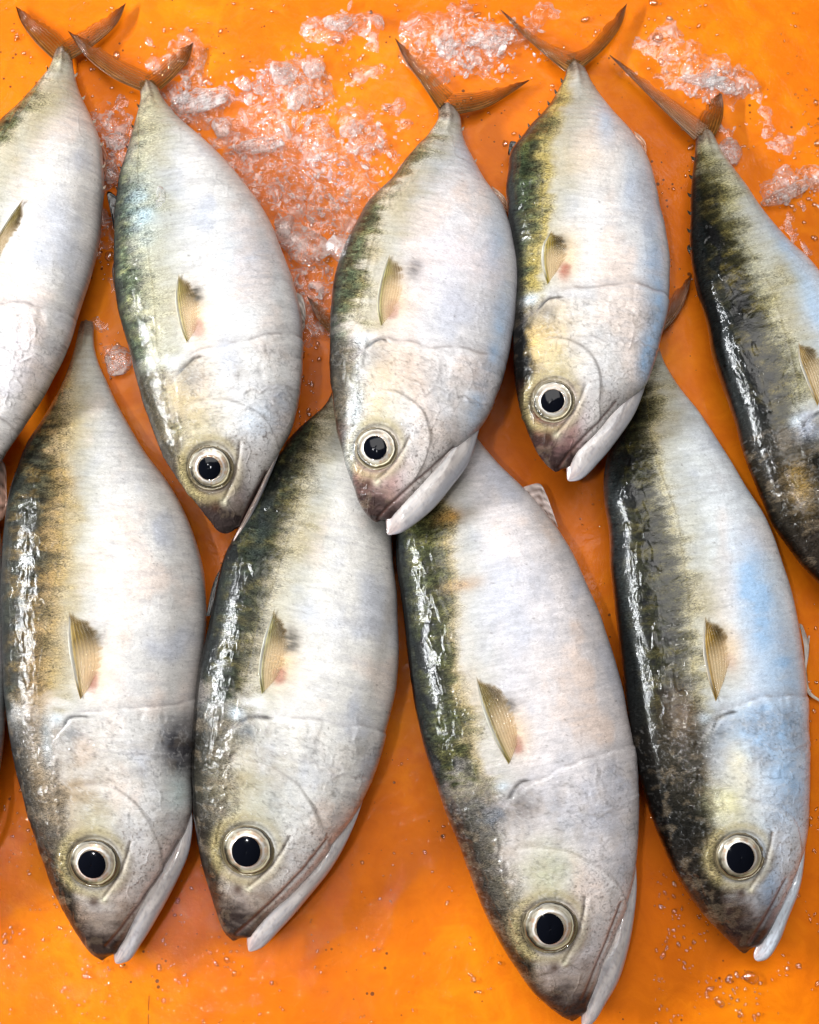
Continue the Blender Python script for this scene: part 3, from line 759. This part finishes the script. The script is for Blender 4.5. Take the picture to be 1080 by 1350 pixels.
L2 = mk('lowb',
  [(455,448),(446,490),(432,530),(395,565),(365,600),(340,645),(315,695),(295,740),(281,800),(271,850),(264,875),(257,925),(254,985),(255,1050),(260,1100),(270,1150),(285,1200),(298,1232),(304,1240)],
  [(475,448),(492,500),(505,560),(512,620),(515,680),(518,730),(522,775),(526,840),(524,900),(510,960),(500,1000),(484,1045),(462,1085),(441,1112),(421,1138),(392,1170),(362,1194),(338,1215),(318,1236),(312,1241)],
  'front row mackerel with dark netted back, just left of the biggest one',
  feat=dict(eye=(326,1120,35,17.5,1.12), op=(340,945), back=(48,56,52), back2=(98,92,62), spots=.8, edge=.7, silver=(216,213,208),
    bound=[(440,540),(418,600),(405,640),(388,700),(368,770),(350,830),(340,900),(318,980),(292,1040),(285,1090),(292,1160),(302,1215)],
    gold=.5, goldw=15, goldc=(128,108,62), teeth=34, headback=.55, head=(160,146,104), warm=.8, crown=(84,80,64), crowns=.7,
    jaw_in=[(440,1100),(432,1115),(417,1138),(386,1172),(344,1206),(326,1234),(325,1250)], jaw_out=[(466,1090),(458,1108),(439,1142),(407,1183),(371,1224),(340,1253),(331,1257)],
    mouth=[(430,1106),(400,1146),(366,1182),(334,1212),(312,1232)], red=(368,888,.9), opc=14,
    pec=([(345,915),(341,885),(347,845),(362,802)], [(366,893),(378,868),(380,838),(368,802)], (150,142,84)), smudge=(382,845,15,1.1),
    tail=[([(450,452),(424,428),(405,392)], [(462,438),(435,410),(405,390)], 14)],
    fins=[('dorsal_fin', [(300,735),(284,762),(272,812)], [(303,745),(290,770),(277,812)], 55, 55, (26,26,24), (1,.95))],
    patch=[(365,1060,40,30,(170,174,176),.5),(345,700,60,12,(40,46,44),.6),(515,800,120,8,(168,162,156),.6)]))
L3 = mk('lowc',
  [(566,505),(552,560),(533,630),(523,690),(522,730),(527,775),(534,830),(540,880),(545,925),(562,995),(585,1065),(615,1140),(640,1205),(670,1260),(705,1310),(735,1336),(749,1346)],
  [(590,505),(600,535),(630,580),(655,610),(693,647),(730,690),(752,725),(777,780),(797,830),(810,870),(825,935),(837,995),(841,1055),(839,1120),(834,1160),(823,1200),(812,1225),(803,1246),(792,1268),(784,1292),(776,1318),(768,1338),(761,1346)],
  'biggest mackerel, pinkish side, black spotted olive back, snout lowest in the front row',
  feat=dict(eye=(725,1221,36,16.8,1.18), op=(690,1030), back=(72,78,56), back2=(112,110,76), spots=.9, edge=.85, wash=.3, silver=(216,209,209), pink=1.3,
    bound=[(575,600),(594,680),(597,750),(606,850),(620,930),(642,1010),(655,1080),(668,1150),(690,1230),(720,1300)],
    gold=.75, goldw=9, teeth=16, soft=9, headback=.55, head=(158,146,128), warm=.6, crown=(104,98,80), crowns=.6,
    jaw_in=[(820,1190),(810,1222),(802,1246),(789,1267),(779,1294),(769,1324),(765,1352)], jaw_out=[(839,1180),(837,1200),(827,1256),(814,1296),(799,1322),(781,1350),(772,1358)],
    mouth=[(818,1190),(800,1240),(784,1280),(768,1318)], red=(682,982,.9), opc=10,
    pec=([(671,1008),(652,975),(635,930),(628,892)], [(683,978),(680,950),(668,918),(634,888)], (140,124,62)), smudge=(672,930,12,.7),
    fins=[('anal_fin', [(690,642),(712,638),(722,655)], [(725,690),(730,690),(736,695)], 60, 55, (214,196,190), (.85,.6))],
    patch=[(600,680,10,20,(150,110,50),.8),(612,770,8,20,(160,115,60),.8),(655,1075,18,20,(96,100,108),.8),(690,1065,20,20,(120,108,100),.6),(725,1140,30,30,(196,198,150),.5)]))
L4 = mk('lowd',
  [(846,448),(838,500),(818,555),(801,600),(796,655),(802,685),(805,750),(812,810),(820,875),(830,955),(842,1020),(860,1080),(885,1140),(915,1190),(950,1230),(972,1251),(978,1257)],
  [(866,448),(876,480),(892,507),(922,547),(951,592),(981,642),(1007,685),(1027,735),(1042,785),(1052,835),(1060,900),(1064,975),(1065,1045),(1063,1090),(1055,1132),(1043,1164),(1033,1186),(1020,1212),(1006,1234),(990,1250),(986,1257)],
  'dark backed mackerel with sky blue belly and cheek, rightmost of the front row',
  feat=dict(eye=(976,1129,32,16.8,1.18), op=(955,942), back=(44,46,36), back2=(96,90,60), spots=.8, edge=.9, silver=(220,224,228), pink=.7,
    bound=[(862,480),(872,560),(887,640),(902,720),(917,800),(928,880),(935,950),(938,1030),(945,1090),(948,1150),(985,1225)],
    gold=.6, goldw=10, goldc=(140,124,56), teeth=34, headback=1.0, head=(196,184,156), warm=.35, crown=(44,40,32), crowns=1.0,
    jaw_in=[(1048,1145),(1040,1164),(1030,1187),(1017,1212),(1004,1236),(991,1257)], jaw_out=[(1061,1125),(1054,1171),(1040,1208),(1026,1244),(1012,1264),(999,1271)],
    mouth=[(1036,1160),(1020,1190),(1000,1225),(988,1245)], red=(962,872,.3), opc=6, jaw=(206,214,224), snout=(80,62,54),
    pec=([(944,925),(934,895),(927,860),(930,812)], [(957,890),(964,862),(955,830),(936,810)], (166,130,46)), smudge=(950,835,10,.4),
    tail=[([(852,452),(880,432),(900,404),(913,362)], [(840,440),(865,415),(888,385),(913,360)], 16)],
    fins=[('pelvic_fin', [(1054,822),(1060,850),(1060,900)], [(1058,824),(1066,846),(1062,890)], 45, 30, (222,214,206), (.9,.7)),
          ('pelvic_fin', [(1066,838),(1061,890),(1066,915),(1082,926)], [(1068,838),(1064,890),(1069,912),(1082,923)], 20, 4, (226,214,200), (.9,.8))],
    blue=[(1000,800,75,26,1.2),(1035,880,50,26,.9),(1010,960,38,50,1.35),(1040,1010,60,30,1.0),(1040,1110,60,30,1.0),(1020,1170,40,20,.9)],
    patch=[(905,990,50,30,(44,40,32),1.2),(900,940,30,22,(92,72,50),.5),(975,1010,30,16,(224,216,190),.8),(960,1060,24,20,(206,200,160),.8)]))
L0 = mk('lowz',
  [(-130,440),(-160,520),(-190,600),(-215,700),(-228,800),(-230,900),(-218,1000),(-190,1100),(-150,1190),(-112,1240)],
  [(-108,440),(-85,500),(-55,560),(-25,620),(-4,690),(4,750),(7,820),(8,890),(5,950),(-2,1015),(-20,1080),(-45,1140),(-75,1200),(-98,1240)],
  'cropped mackerel at the left edge of the picture, only its grey belly edge showing',
  feat=dict(eye=(-130,1130,33,16), op=(-140,960), back=(90,94,86), silver=(150,158,158),
    bound=[(-120,480),(-130,600),(-140,700),(-150,800),(-160,900),(-160,1000),(-150,1100)],
    jaw_in=[(-20,1110),(-50,1160),(-85,1215),(-104,1245)], jaw_out=[(-8,1090),(-40,1160),(-75,1215),(-98,1255)],
    fins=[('anal_fin', [(-22,600),(2,606),(9,650)], [(-20,690),(2,686),(9,665)], 62, 50, (214,170,150), (.9,.7))]))

# ---- upper row, heads resting on the tails of the lower row
U0 = mk('upz',
  [(74,64),(68,85),(50,112),(28,138),(0,165),(-35,215),(-65,290),(-85,380),(-95,470),(-98,560),(-88,630),(-65,690),(-52,712)],
  [(94,64),(97,90),(104,118),(118,150),(130,180),(136,215),(135,260),(129,320),(118,365),(105,405),(92,445),(72,492),(45,540),(12,588),(-16,640),(-42,700)],
  'pale back row mackerel cropped by the left edge, tail crossing the next tail', lift=[(0,4),(.5,16),(1,80)],
  feat=dict(eye=(-52,610,30,15), op=(-35,400), back=(110,120,104), back2=(150,150,120), spots=.5, silver=(218,214,210), head=(212,206,200), warm=.1, crowns=.3,
    bound=[(78,85),(62,120),(38,155),(8,195),(-20,250),(-40,320),(-50,400),(-55,480),(-60,560),(-60,640)], gold=.25,
    jaw_in=[(20,560),(-5,600),(-25,650),(-45,700)], jaw_out=[(28,562),(8,594),(-16,645),(-40,708)], snout=(190,170,160), opc=8,
    pec=([(-15,348),(-4,314),(12,287),(31,262)], [(-2,344),(10,322),(26,298),(34,268)], (150,132,60)),
    tail=[([(72,80),(43,51),(27,27),(21,9)], [(92,62),(80,46),(45,21),(21,8)], 6), ([(92,80),(128,56),(156,28),(166,4)], [(78,58),(98,46),(128,26),(166,4)], 8)],
    fins=[('anal_fin', [(128,180),(138,195),(140,215)], [(130,250),(137,240),(141,222)], 26, 24, (220,150,120), (.8,.5))],
    patch=[(20,470,60,40,(222,216,226),.5),(50,540,40,12,(214,196,180),.6)]))
U1 = mk('upa',
  [(183,112),(186,130),(182,150),(172,187),(157,241),(153,275),(152,303),(152,350),(154,389),(157,410),(167,446),(183,508),(202,567),(222,613),(249,652),(280,691),(291,706)],
  [(205,106),(213,126),(237,156),(272,187),(303,218),(331,253),(358,296),(373,334),(388,377),(396,411),(399,450),(397,493),(392,536),(382,571),(364,602),(345,635),(328,668),(310,700)],
  'back row mackerel with mouth shut, snout wedged between two front row fish', lift=[(0,3),(.4,10),(1,62)],
  feat=dict(eye=(277,616,30.5,14.2,1.04), op=(255,472), back=(98,112,104), back2=(146,146,112), spots=.4, edge=.55, silver=(214,212,210),
    bound=[(196,135),(198,170),(196,230),(200,300),(206,380),(212,440),(218,500),(228,560),(240,610),(262,670)],
    gold=.4, goldw=14, goldc=(150,146,90), teeth=24, soft=22, halo=1.3, headback=.7, head=(188,166,124), warm=1.1, crown=(112,108,70), crowns=.7,
    jaw_in=[(352,625),(338,655),(322,685),(307,712)], jaw_out=[(356,628),(342,660),(326,690),(308,718)], mouth=[(350,622),(335,655),(318,690)], jaw=(150,130,116),
    snout=(96,70,58), red=(262,434,.8), smudge=(258,388,13,.9), opc=10,
    pec=([(246,452),(236,425),(231,395),(236,360)], [(260,432),(265,408),(260,385),(240,358)], (190,176,110)), peca=(.8,.4),
    tail=[([(186,120),(148,102),(113,74),(91,43)], [(200,98),(170,84),(128,58),(89,40)], 18), ([(212,118),(233,98),(249,78),(255,56)], [(190,100),(205,90),(228,68),(255,56)], 9)],
    fins=[('dorsal_fin', [(158,262),(143,252),(147,285)], [(160,300),(152,300),(150,302)], 34, 34, (22,18,16), (1,.95)),
          ('dorsal_fin', [(154,335),(150,345),(158,410)], [(157,350),(154,370),(160,420)], 40, 42, (24,26,24), (1,.95)),
          ('pelvic_fin', [(384,384),(396,388),(403,408),(402,425)], [(388,440),(395,446),(399,438),(402,430)], 44, 34, (222,212,204), (.85,.6))],
    blue=[(345,560,30,30,.35),(330,340,60,40,.25)],
    patch=[(190,280,50,18,(150,170,180),.6),(375,530,20,20,(150,156,170),.6)]))
U2 = mk('upb',
  [(576,140),(578,155),(566,175),(538,208),(514,239),(489,264),(470,295),(452,330),(441,370),(436,410),(435,450),(436,500),(442,550),(452,600),(465,640),(481,676),(491,688)],
  [(604,140),(607,155),(610,178),(623,208),(640,239),(660,267),(672,299),(680,334),(683,375),(678,425),(668,480),(653,525),(637,558),(612,585),(590,602),(570,620),(551,638),(530,659),(512,676),(501,689)],
  'gaping silver mackerel with long white jaw and an ice lump on its back', lift=[(0,3),(.4,14),(.75,70),(1,108)],
  feat=dict(eye=(496,590,28.5,14.6,1.02), op=(505,448), back=(86,100,92), back2=(120,116,90), spots=.35, edge=.25, silver=(218,215,216),
    bound=[(585,155),(566,190),(545,225),(520,265),(502,310),(490,350),(478,400),(470,450),(465,520),(466,590),(480,650)],
    gold=.25, goldw=14, teeth=46, soft=10, headback=.6, head=(208,182,140), warm=.9, crown=(140,138,112), crowns=.65,
    jaw_in=[(606,566),(588,590),(567,618),(547,637),(525,660),(511,679),(508,700)], jaw_out=[(634,560),(618,610),(595,642),(571,671),(551,688),(528,703),(514,708)],
    mouth=[(598,590),(568,618),(536,645),(512,668),(499,684)], snout=(176,128,116), red=(516,408,1.0), opc=8,
    pec=([(502,430),(497,402),(502,368),(514,335)], [(522,408),(532,380),(532,355),(520,332)], (196,190,130)), peca=(.6,.25), smudge=(547,355,15,.7),
    tail=[([(578,144),(556,110),(535,81),(521,51)], [(598,122),(578,104),(550,74),(521,50)], 10), ([(606,150),(640,142),(672,124),(698,106)], [(584,124),(620,122),(660,113),(698,105)], 10)],
    fins=[('anal_fin', [(648,245),(664,258),(672,276)], [(660,275),(668,280),(674,286)], 26, 26, (210,170,140), (.7,.4))],
    blue=[(660,440,80,14,.8),(655,320,50,16,.4),(628,540,40,12,.5)],
    patch=[(470,540,70,10,(190,198,204),.6),(600,350,60,50,(214,210,220),.5),(552,490,28,28,(178,152,130),.5),(580,520,24,20,(140,140,144),.5)]))
U3 = mk('upc',
  [(744,82),(746,97),(737,117),(715,150),(695,172),(676,197),(668,240),(669,280),(673,320),(677,380),(676,450),(679,500),(686,540),(700,580),(715,606),(727,620)],
  [(768,82),(780,110),(805,145),(833,178),(852,210),(865,255),(875,300),(882,345),(880,400),(872,440),(860,485),(848,512),(828,530),(808,546),(790,563),(771,580),(753,598),(744,614),(738,624)],
  'back row mackerel with clear yellow stripe, bloody snout and white lower jaw', lift=[(0,3),(.5,16),(.8,60),(1,84)],
  feat=dict(eye=(729,528,28.5,14.6,1.02), op=(728,392), back=(66,80,66), back2=(102,106,74), spots=.5, edge=.9, silver=(216,213,212),
    bound=[(757,100),(746,150),(733,210),(724,260),(716,310),(710,360),(704,420),(700,480),(704,540),(718,600)],
    gold=1.25, goldw=11, goldc=(150,132,66), teeth=8, soft=8, headback=.9, head=(208,178,118), warm=1.2, crown=(46,42,26), crowns=1.0,
    jaw_in=[(822,508),(812,528),(803,542),(787,562),(768,579),(750,598),(746,628)], jaw_out=[(852,505),(837,545),(816,577),(790,609),(762,634),(751,637)],
    mouth=[(812,530),(794,552),(774,572),(750,598),(738,616)], snout=(140,74,58), red=(745,356,.9), opc=18,
    pec=([(722,375),(714,348),(716,322),(728,303)], [(738,352),(748,335),(744,316),(732,303)], (160,140,60)), smudge=(738,322,12,1.0),
    tail=[([(745,94),(705,60),(681,37),(660,13)], [(762,70),(735,62),(700,42),(660,12)], 10), ([(768,90),(802,58),(819,33),(827,4)], [(746,72),(770,64),(800,30),(827,4)], 10)],
    fins=[('dorsal_fin', [(684,188),(674,186),(670,200)], [(684,205),(674,206),(670,204)], 24, 22, (20,18,16), (1,.95)),
          ('anal_fin', [(836,172),(850,185),(853,205)], [(845,205),(850,210),(854,214)], 26, 26, (224,160,120), (.8,.5))],
    blue=[(868,420,60,12,1.1),(855,480,40,14,1.0),(860,340,60,16,.5),(800,170,50,14,.5),(830,230,50,14,.45)],
    patch=[(790,500,30,26,(170,170,172),.5),(790,210,40,40,(240,214,180),.35)]))
U4 = mk('upd',
  [(917,172),(917,195),(914,220),(911,250),(910,285),(910,325),(917,370),(930,415),(940,465),(955,510),(970,555),(985,605),(1005,655),(1018,688),(1038,716),(1062,749),(1090,778),(1116,798)],
  [(938,172),(946,190),(962,217),(987,252),(1012,287),(1042,322),(1070,350),(1105,395),(1138,460),(1160,540),(1172,620),(1172,700),(1158,760),(1134,796)],
  'black backed mackerel cut off by the right edge of the picture', lift=[(0,3),(.5,8),(1,20)],
  feat=dict(eye=(1130,680,29,15), op=(1078,545), back=(40,40,28), back2=(104,94,62), spots=.9, edge=.9, silver=(208,216,226), pink=.4,
    bound=[(934,185),(958,235),(980,285),(1000,330),(1020,375),(1036,430),(1052,480),(1066,540),(1085,600),(1115,680)],
    gold=.6, goldw=16, goldc=(132,124,62), teeth=34, headback=1.0, crown=(50,44,30), crowns=1.0, head=(110,94,60), warm=.9,
    jaw_in=[(1160,740),(1145,775),(1130,805)], jaw_out=[(1168,745),(1152,780),(1134,812)],
    pec=([(1078,535),(1063,502),(1053,470),(1053,450)], [(1090,505),(1088,482),(1076,462),(1057,448)], (176,142,66)),
    tail=[([(915,184),(880,150),(836,106),(804,73)], [(936,166),(908,146),(868,116),(804,72)], 16), ([(940,184),(950,165),(954,145),(952,124)], [(918,176),(920,155),(930,138),(948,122)], 12)],
    blue=[(1030,315,60,16,.7),(1070,400,50,18,.7)],
    fins=[('dorsal_fin', [(914,318),(906,326),(910,336)], [(915,336),(911,338),(911,340)], 26, 26, (40,22,14), (1,.9))],
    patch=[(1010,650,80,22,(36,30,20),.7),(1066,560,16,12,(150,156,170),.9),(1055,640,30,14,(120,96,50),.8)]))
for f_, a_, b_ in ((U0, 6, 6), (U1, 5, 0), (U2, 0, 4), (U3, 7, 0), (U4, 6, 0)):
    if a_: f_.finlets(-1, a_, .05, .22, 5.0, (60, 62, 50))
    if b_: f_.finlets(1, b_, .05, .26, 4.5, (200, 180, 160))

# ------------------------------------------------------------------ ice
rng = np.random.default_rng(4)
def ico(sub):
    import bmesh
    bm = bmesh.new(); bmesh.ops.create_icosphere(bm, subdivisions=sub, radius=1.0)
    bm.verts.ensure_lookup_table()
    V = np.array([v.co[:] for v in bm.verts]); F = np.array([[v.index for v in f.verts] for f in bm.faces]); bm.free(); return V, F
ICO = {k: ico(k) for k in (2, 3, 4, 5)}
def chunk_shape(V, seed, facet=7, rough=.10, lumps=1.0):
    """cut a sphere by random planes, then melt and roughen it"""
    r = np.random.default_rng(seed); P = V.copy()
    for _ in range(facet):
        n = r.normal(size=3); n /= np.linalg.norm(n); d = r.uniform(.45, .8)
        k = P@n; over = np.maximum(k-d, 0); P = P-n*over[:, None]*.92
    nn = fbm(P[:, 0]*3.2*lumps+seed, P[:, 1]*3.2*lumps+P[:, 2]*4.1, seed, 4)-.5
    n2 = fbm(P[:, 0]*9+seed, P[:, 1]*9+P[:, 2]*8, seed+3, 3)-.5
    return P*(1+rough*3.0*nn+rough*1.0*n2)[:, None]
def ice_chunk(px, size, ang, z, label, seed, facet=7, rough=.1, sub=4, squash=None, tiltx=0.0):
    V, F = ICO[sub]; P = chunk_shape(V, seed, facet, rough)
    sx, sy, sz = size; P = P*np.array([sx, sy, sz])*PX*.5
    a = math.radians(ang); c, s_ = math.cos(a), math.sin(a)
    ct, st = math.cos(tiltx), math.sin(tiltx)
    P = P@np.array([[1, 0, 0], [0, ct, st], [0, -st, ct]])
    P = np.stack([P[:, 0]*c-P[:, 1]*s_, P[:, 0]*s_+P[:, 1]*c, P[:, 2]], -1)
    o0 = unproj([px], z*PX)[0]
    o = raw_mesh('ice_chunk', P, F, ICE, smooth=True)
    o.location = o0; o['label'] = label; o['category'] = 'ice chunk'; o['group'] = 'loose pieces of melting ice'
    return o
ice_chunk((402,322), (96,52,24), -32, 16, 'large clear flat ice piece between the two middle back row fish', 11, 5, .10, 5)
ice_chunk((376,297), (34,36,26), 20, 26, 'small rounded knob of ice at the upper end of the large flat piece', 12, 4, .08)
ice_chunk((463,330), (44,70,26), 72, 106, 'wet ice lump stuck on the back of the gaping centre fish', 13, 3, .07, 4)
ice_chunk((262,132), (88,34,26), 14, 11, 'frosty ice block lying right of the first complete tail', 14, 5, .2, 5)
ice_chunk((372,96), (46,40,26), -18, 13, 'angular ice piece at the left of the bright pair above the middle', 15, 8, .14)
ice_chunk((413,88), (36,34,28), 8, 14, 'bright round ice piece at the right of the pair above the middle', 16, 5, .12)
ice_chunk((393,128), (30,44,20), -30, 9, 'narrow ice sliver just below the bright pair', 17, 8, .16)
ice_chunk((345,192), (80,22,18), 6, 9, 'long frosty ice ridge above the big melting patch', 18, 6, .22, 5)
ice_chunk((1040,252), (76,24,22), 24, 11, 'elongated white ice strip near the right edge', 19, 3, .26, 5)
ice_chunk((925,104), (62,20,18), -6, 9, 'white ice ridge above the rightmost tail', 20, 4, .24, 5)
ice_chunk((952,112), (44,24,16), -20, 7, 'clear ice fragment on the right end of the ridge above the rightmost tail', 21, 6, .18)
ice_chunk((963,200), (34,40,14), 10, 6, 'round clear ice disc right of the dark narrow tail', 22, 4, .12)
ice_chunk((590,62), (34,44,20), -30, 10, 'sparkling ice piece between the centre tail and the next', 23, 7, .16)
ice_chunk((648,52), (60,28,18), 4, 9, 'wide sparkling ice piece left of the striped fish tail', 24, 6, .2, 5)
ice_chunk((448,30), (48,26,14), -6, 7, 'pale ice flake near the top edge, left of the centre', 25, 6, .16)
ice_chunk((295,170), (40,30,12), -40, 6, 'thin pale ice flake beside the belly of the first complete fish', 26, 4, .1)
ice_chunk((236,84), (40,22,14), 35, 6, 'small ice flake under the tail fin beside the frosty block', 27, 6, .16)
ice_chunk((212,285), (34,80,16), 4, 110, 'thin wet ice film on the back of the first complete back row fish', 43, 3, .10, 4)
ice_chunk((150,186), (40,26,18), 20, 7, 'clear ice bit between the two tails at the left', 28, 6, .16)
ice_chunk((152,478), (42,50,12), -30, 4, 'flat orange looking ice piece in the gap below the first back row fish', 29, 5, .12)
ice_chunk((145,225), (26,40,18), 10, 8, 'upright ice bit against the dorsal fin at the left', 30, 6, .16)
ice_chunk((462,170), (40,30,16), 10, 8, 'small clear ice piece at the upper right of the melting patch', 31, 7, .16)
ice_chunk((322,110), (30,22,18), 10, 8, 'small ice nugget left of the angular piece', 32, 7, .16)
ice_chunk((340,115), (22,20,16), 50, 8, 'tiny ice nugget touching the angular piece', 33, 7, .16)

# crushed ice: a low lumpy sheet that rises above the table only where slush lies
def slush():
    step = 1.7
    xs = np.arange(100, 1100, step); ys = np.arange(-30, 480, step)
    X, Y = np.meshgrid(xs, ys, indexing='ij')
    X0, Y0 = X, Y
    wx = (fbm(X0/38, Y0/38, 55, 4)-.5)*90; wy = (fbm(X0/38, Y0/38, 66, 4)-.5)*90
    def blob(cx, cy, rx, ry, ang=0, h=1.):
        a = math.radians(ang); dx, dy = X+wx-cx, Y+wy-cy; u = dx*math.cos(a)+dy*math.sin(a); v = -dx*math.sin(a)+dy*math.cos(a)
        return h*np.exp(-((u/rx)**2+(v/ry)**2)**1.3)
    M = np.zeros_like(X)
    for b in [(400,240,105,62,0,1.25),(340,175,60,50,0,.8),(390,110,70,45,0,.9),(270,130,60,28,-14,1.0),(480,190,50,60,0,.7),(600,60,65,50,0,.95),
              (650,55,50,40,0,.9),(700,30,60,30,0,.7),(450,30,50,30,0,.7),(940,110,70,26,8,1.0),(960,190,30,45,0,.7),(1050,250,60,20,-20,.95),(1060,300,40,30,0,.5),
              (150,200,40,70,0,.7),(235,80,40,40,0,.6),(410,380,40,40,0,.8),(140,290,20,90,0,.55),(880,60,60,60,0,.45),(1000,150,60,60,0,.45),(500,80,40,30,0,.5),(420,420,20,40,0,.6),(150,470,30,60,0,.5)]:
        M = np.maximum(M, blob(*b))
    n = fbm(X/26, Y/26, 3, 4); r1 = 1-np.abs(fbm(X/11, Y/11, 8, 3)-.5)*4; r2 = 1-np.abs(vn(X/4.2, Y/4.2, 21)-.5)*2; v3 = vn(X/2.6, Y/2.6, 31)
    h = (M*(0.25+1.5*n)-.50)*17
    h = np.where(h > 0, h*(.55+.5*r1)+np.minimum(h, 3)*(.45*r2+.5*v3), h)
    h = np.clip(h, -3, 16)
    P = unproj(np.stack([X.ravel(), Y.ravel()], -1), 0).reshape(*X.shape, 3)
    P[..., 2] = (h-1.2)*PX
    # drop the parts of the sheet that stay below the table
    nx, ny = X.shape; idx = np.arange(nx*ny).reshape(nx, ny)
    hh = np.maximum.reduce([h[:-1, :-1], h[1:, :-1], h[:-1, 1:], h[1:, 1:]])
    keep = hh > -2.2
    F = np.stack([idx[:-1, :-1], idx[1:, :-1], idx[1:, 1:], idx[:-1, 1:]], -1)[keep]
    used, inv = np.unique(F, return_inverse=True); V = P.reshape(-1, 3)[used]
    o = raw_mesh('crushed_ice', V, inv.reshape(F.shape), SLUSH)
    o['kind'] = 'stuff'; o['label'] = 'crushed melting ice spread over the orange surface behind the tails'; o['category'] = 'crushed ice'
slush()

def grains():
    V0, F0 = ICO[2]; Vs = []; Fs = []; off = 0; r_ = np.random.default_rng(9)
    for (x0, x1, y0, y1, n) in [(330,500,150,320,330),(330,440,70,160,150),(215,310,100,165,90),(555,700,20,110,220),(420,480,15,50,40),(880,990,85,135,110),(1010,1085,235,275,60),(470,520,150,230,50),(130,165,150,240,50),(385,440,350,410,30)]:
        cx, cy = (x0+x1)/2, (y0+y1)/2
        pts = np.stack([r_.normal(cx, (x1-x0)*.27, n), r_.normal(cy, (y1-y0)*.27, n)], -1)
        W = unproj(pts, 0)
        for c in W:
            r = np.exp(r_.normal(.75, .5))*PX; A = np.linalg.qr(r_.normal(size=(3, 3)))[0]
            P = V0.copy()
            for _ in range(5):
                nn = r_.normal(size=3); nn /= np.linalg.norm(nn); k = P@nn; P = P-nn*np.maximum(k-r_.uniform(.3, .7), 0)[:, None]
            v = (P*np.array([r*r_.uniform(.8, 2.0), r, r*.7]))@A+c+np.array([0, 0, r_.uniform(1, 8)*PX])
            Vs.append(v); Fs.append(F0+off); off += len(V0)
    o = raw_mesh('ice_grains', np.concatenate(Vs), np.concatenate(Fs), GRAIN, smooth=False)
    o['kind'] = 'stuff'; o['label'] = 'sharp little splinters of ice glinting in the slush'; o['category'] = 'ice grains'
grains()
# beads of water and grains of ice on the orange sheet
def drops():
    V0, F0 = ICO[2]; Vs = []; Fs = []; off = 0
    zones = [(0,1080,0,420,900,1.0),(860,1080,1050,1350,420,1.0),(0,330,1040,1350,330,.8),(330,720,1000,1350,170,.8),(1040,1080,60,1000,90,.9),(380,440,330,560,90,1),(120,240,380,640,60,1),(640,800,600,700,30,.8)]
    for (x0, x1, y0, y1, n, sc) in zones:
        pts = rng.uniform([x0, y0], [x1, y1], (n*4, 2))
        dens = fbm(pts[:, 0]/45, pts[:, 1]/45, 77, 3); pts = pts[rng.uniform(0, 1, len(pts)) < ss(.42, .68, dens)*.9][:n]
        W = unproj(pts, 0)
        for c in W:
            r = np.exp(rng.normal(.35, .5))*PX*sc*1.05
            el = rng.uniform(.7, 1.7); a = rng.uniform(0, 6.28)
            R = np.array([[math.cos(a), -math.sin(a), 0], [math.sin(a), math.cos(a), 0], [0, 0, 1]])
            v = (V0*(1+rng.normal(0, .06, (len(V0), 1)))*np.array([r*el, r, r*.6]))@R.T+c+np.array([0, 0, -.0004+r*.2])
            Vs.append(v); Fs.append(F0+off); off += len(V0)
    o = raw_mesh('water_drops', np.concatenate(Vs), np.concatenate(Fs), WATER)
    o['kind'] = 'stuff'; o['label'] = 'beads of melt water scattered over the orange surface'; o['category'] = 'water drops'
drops()
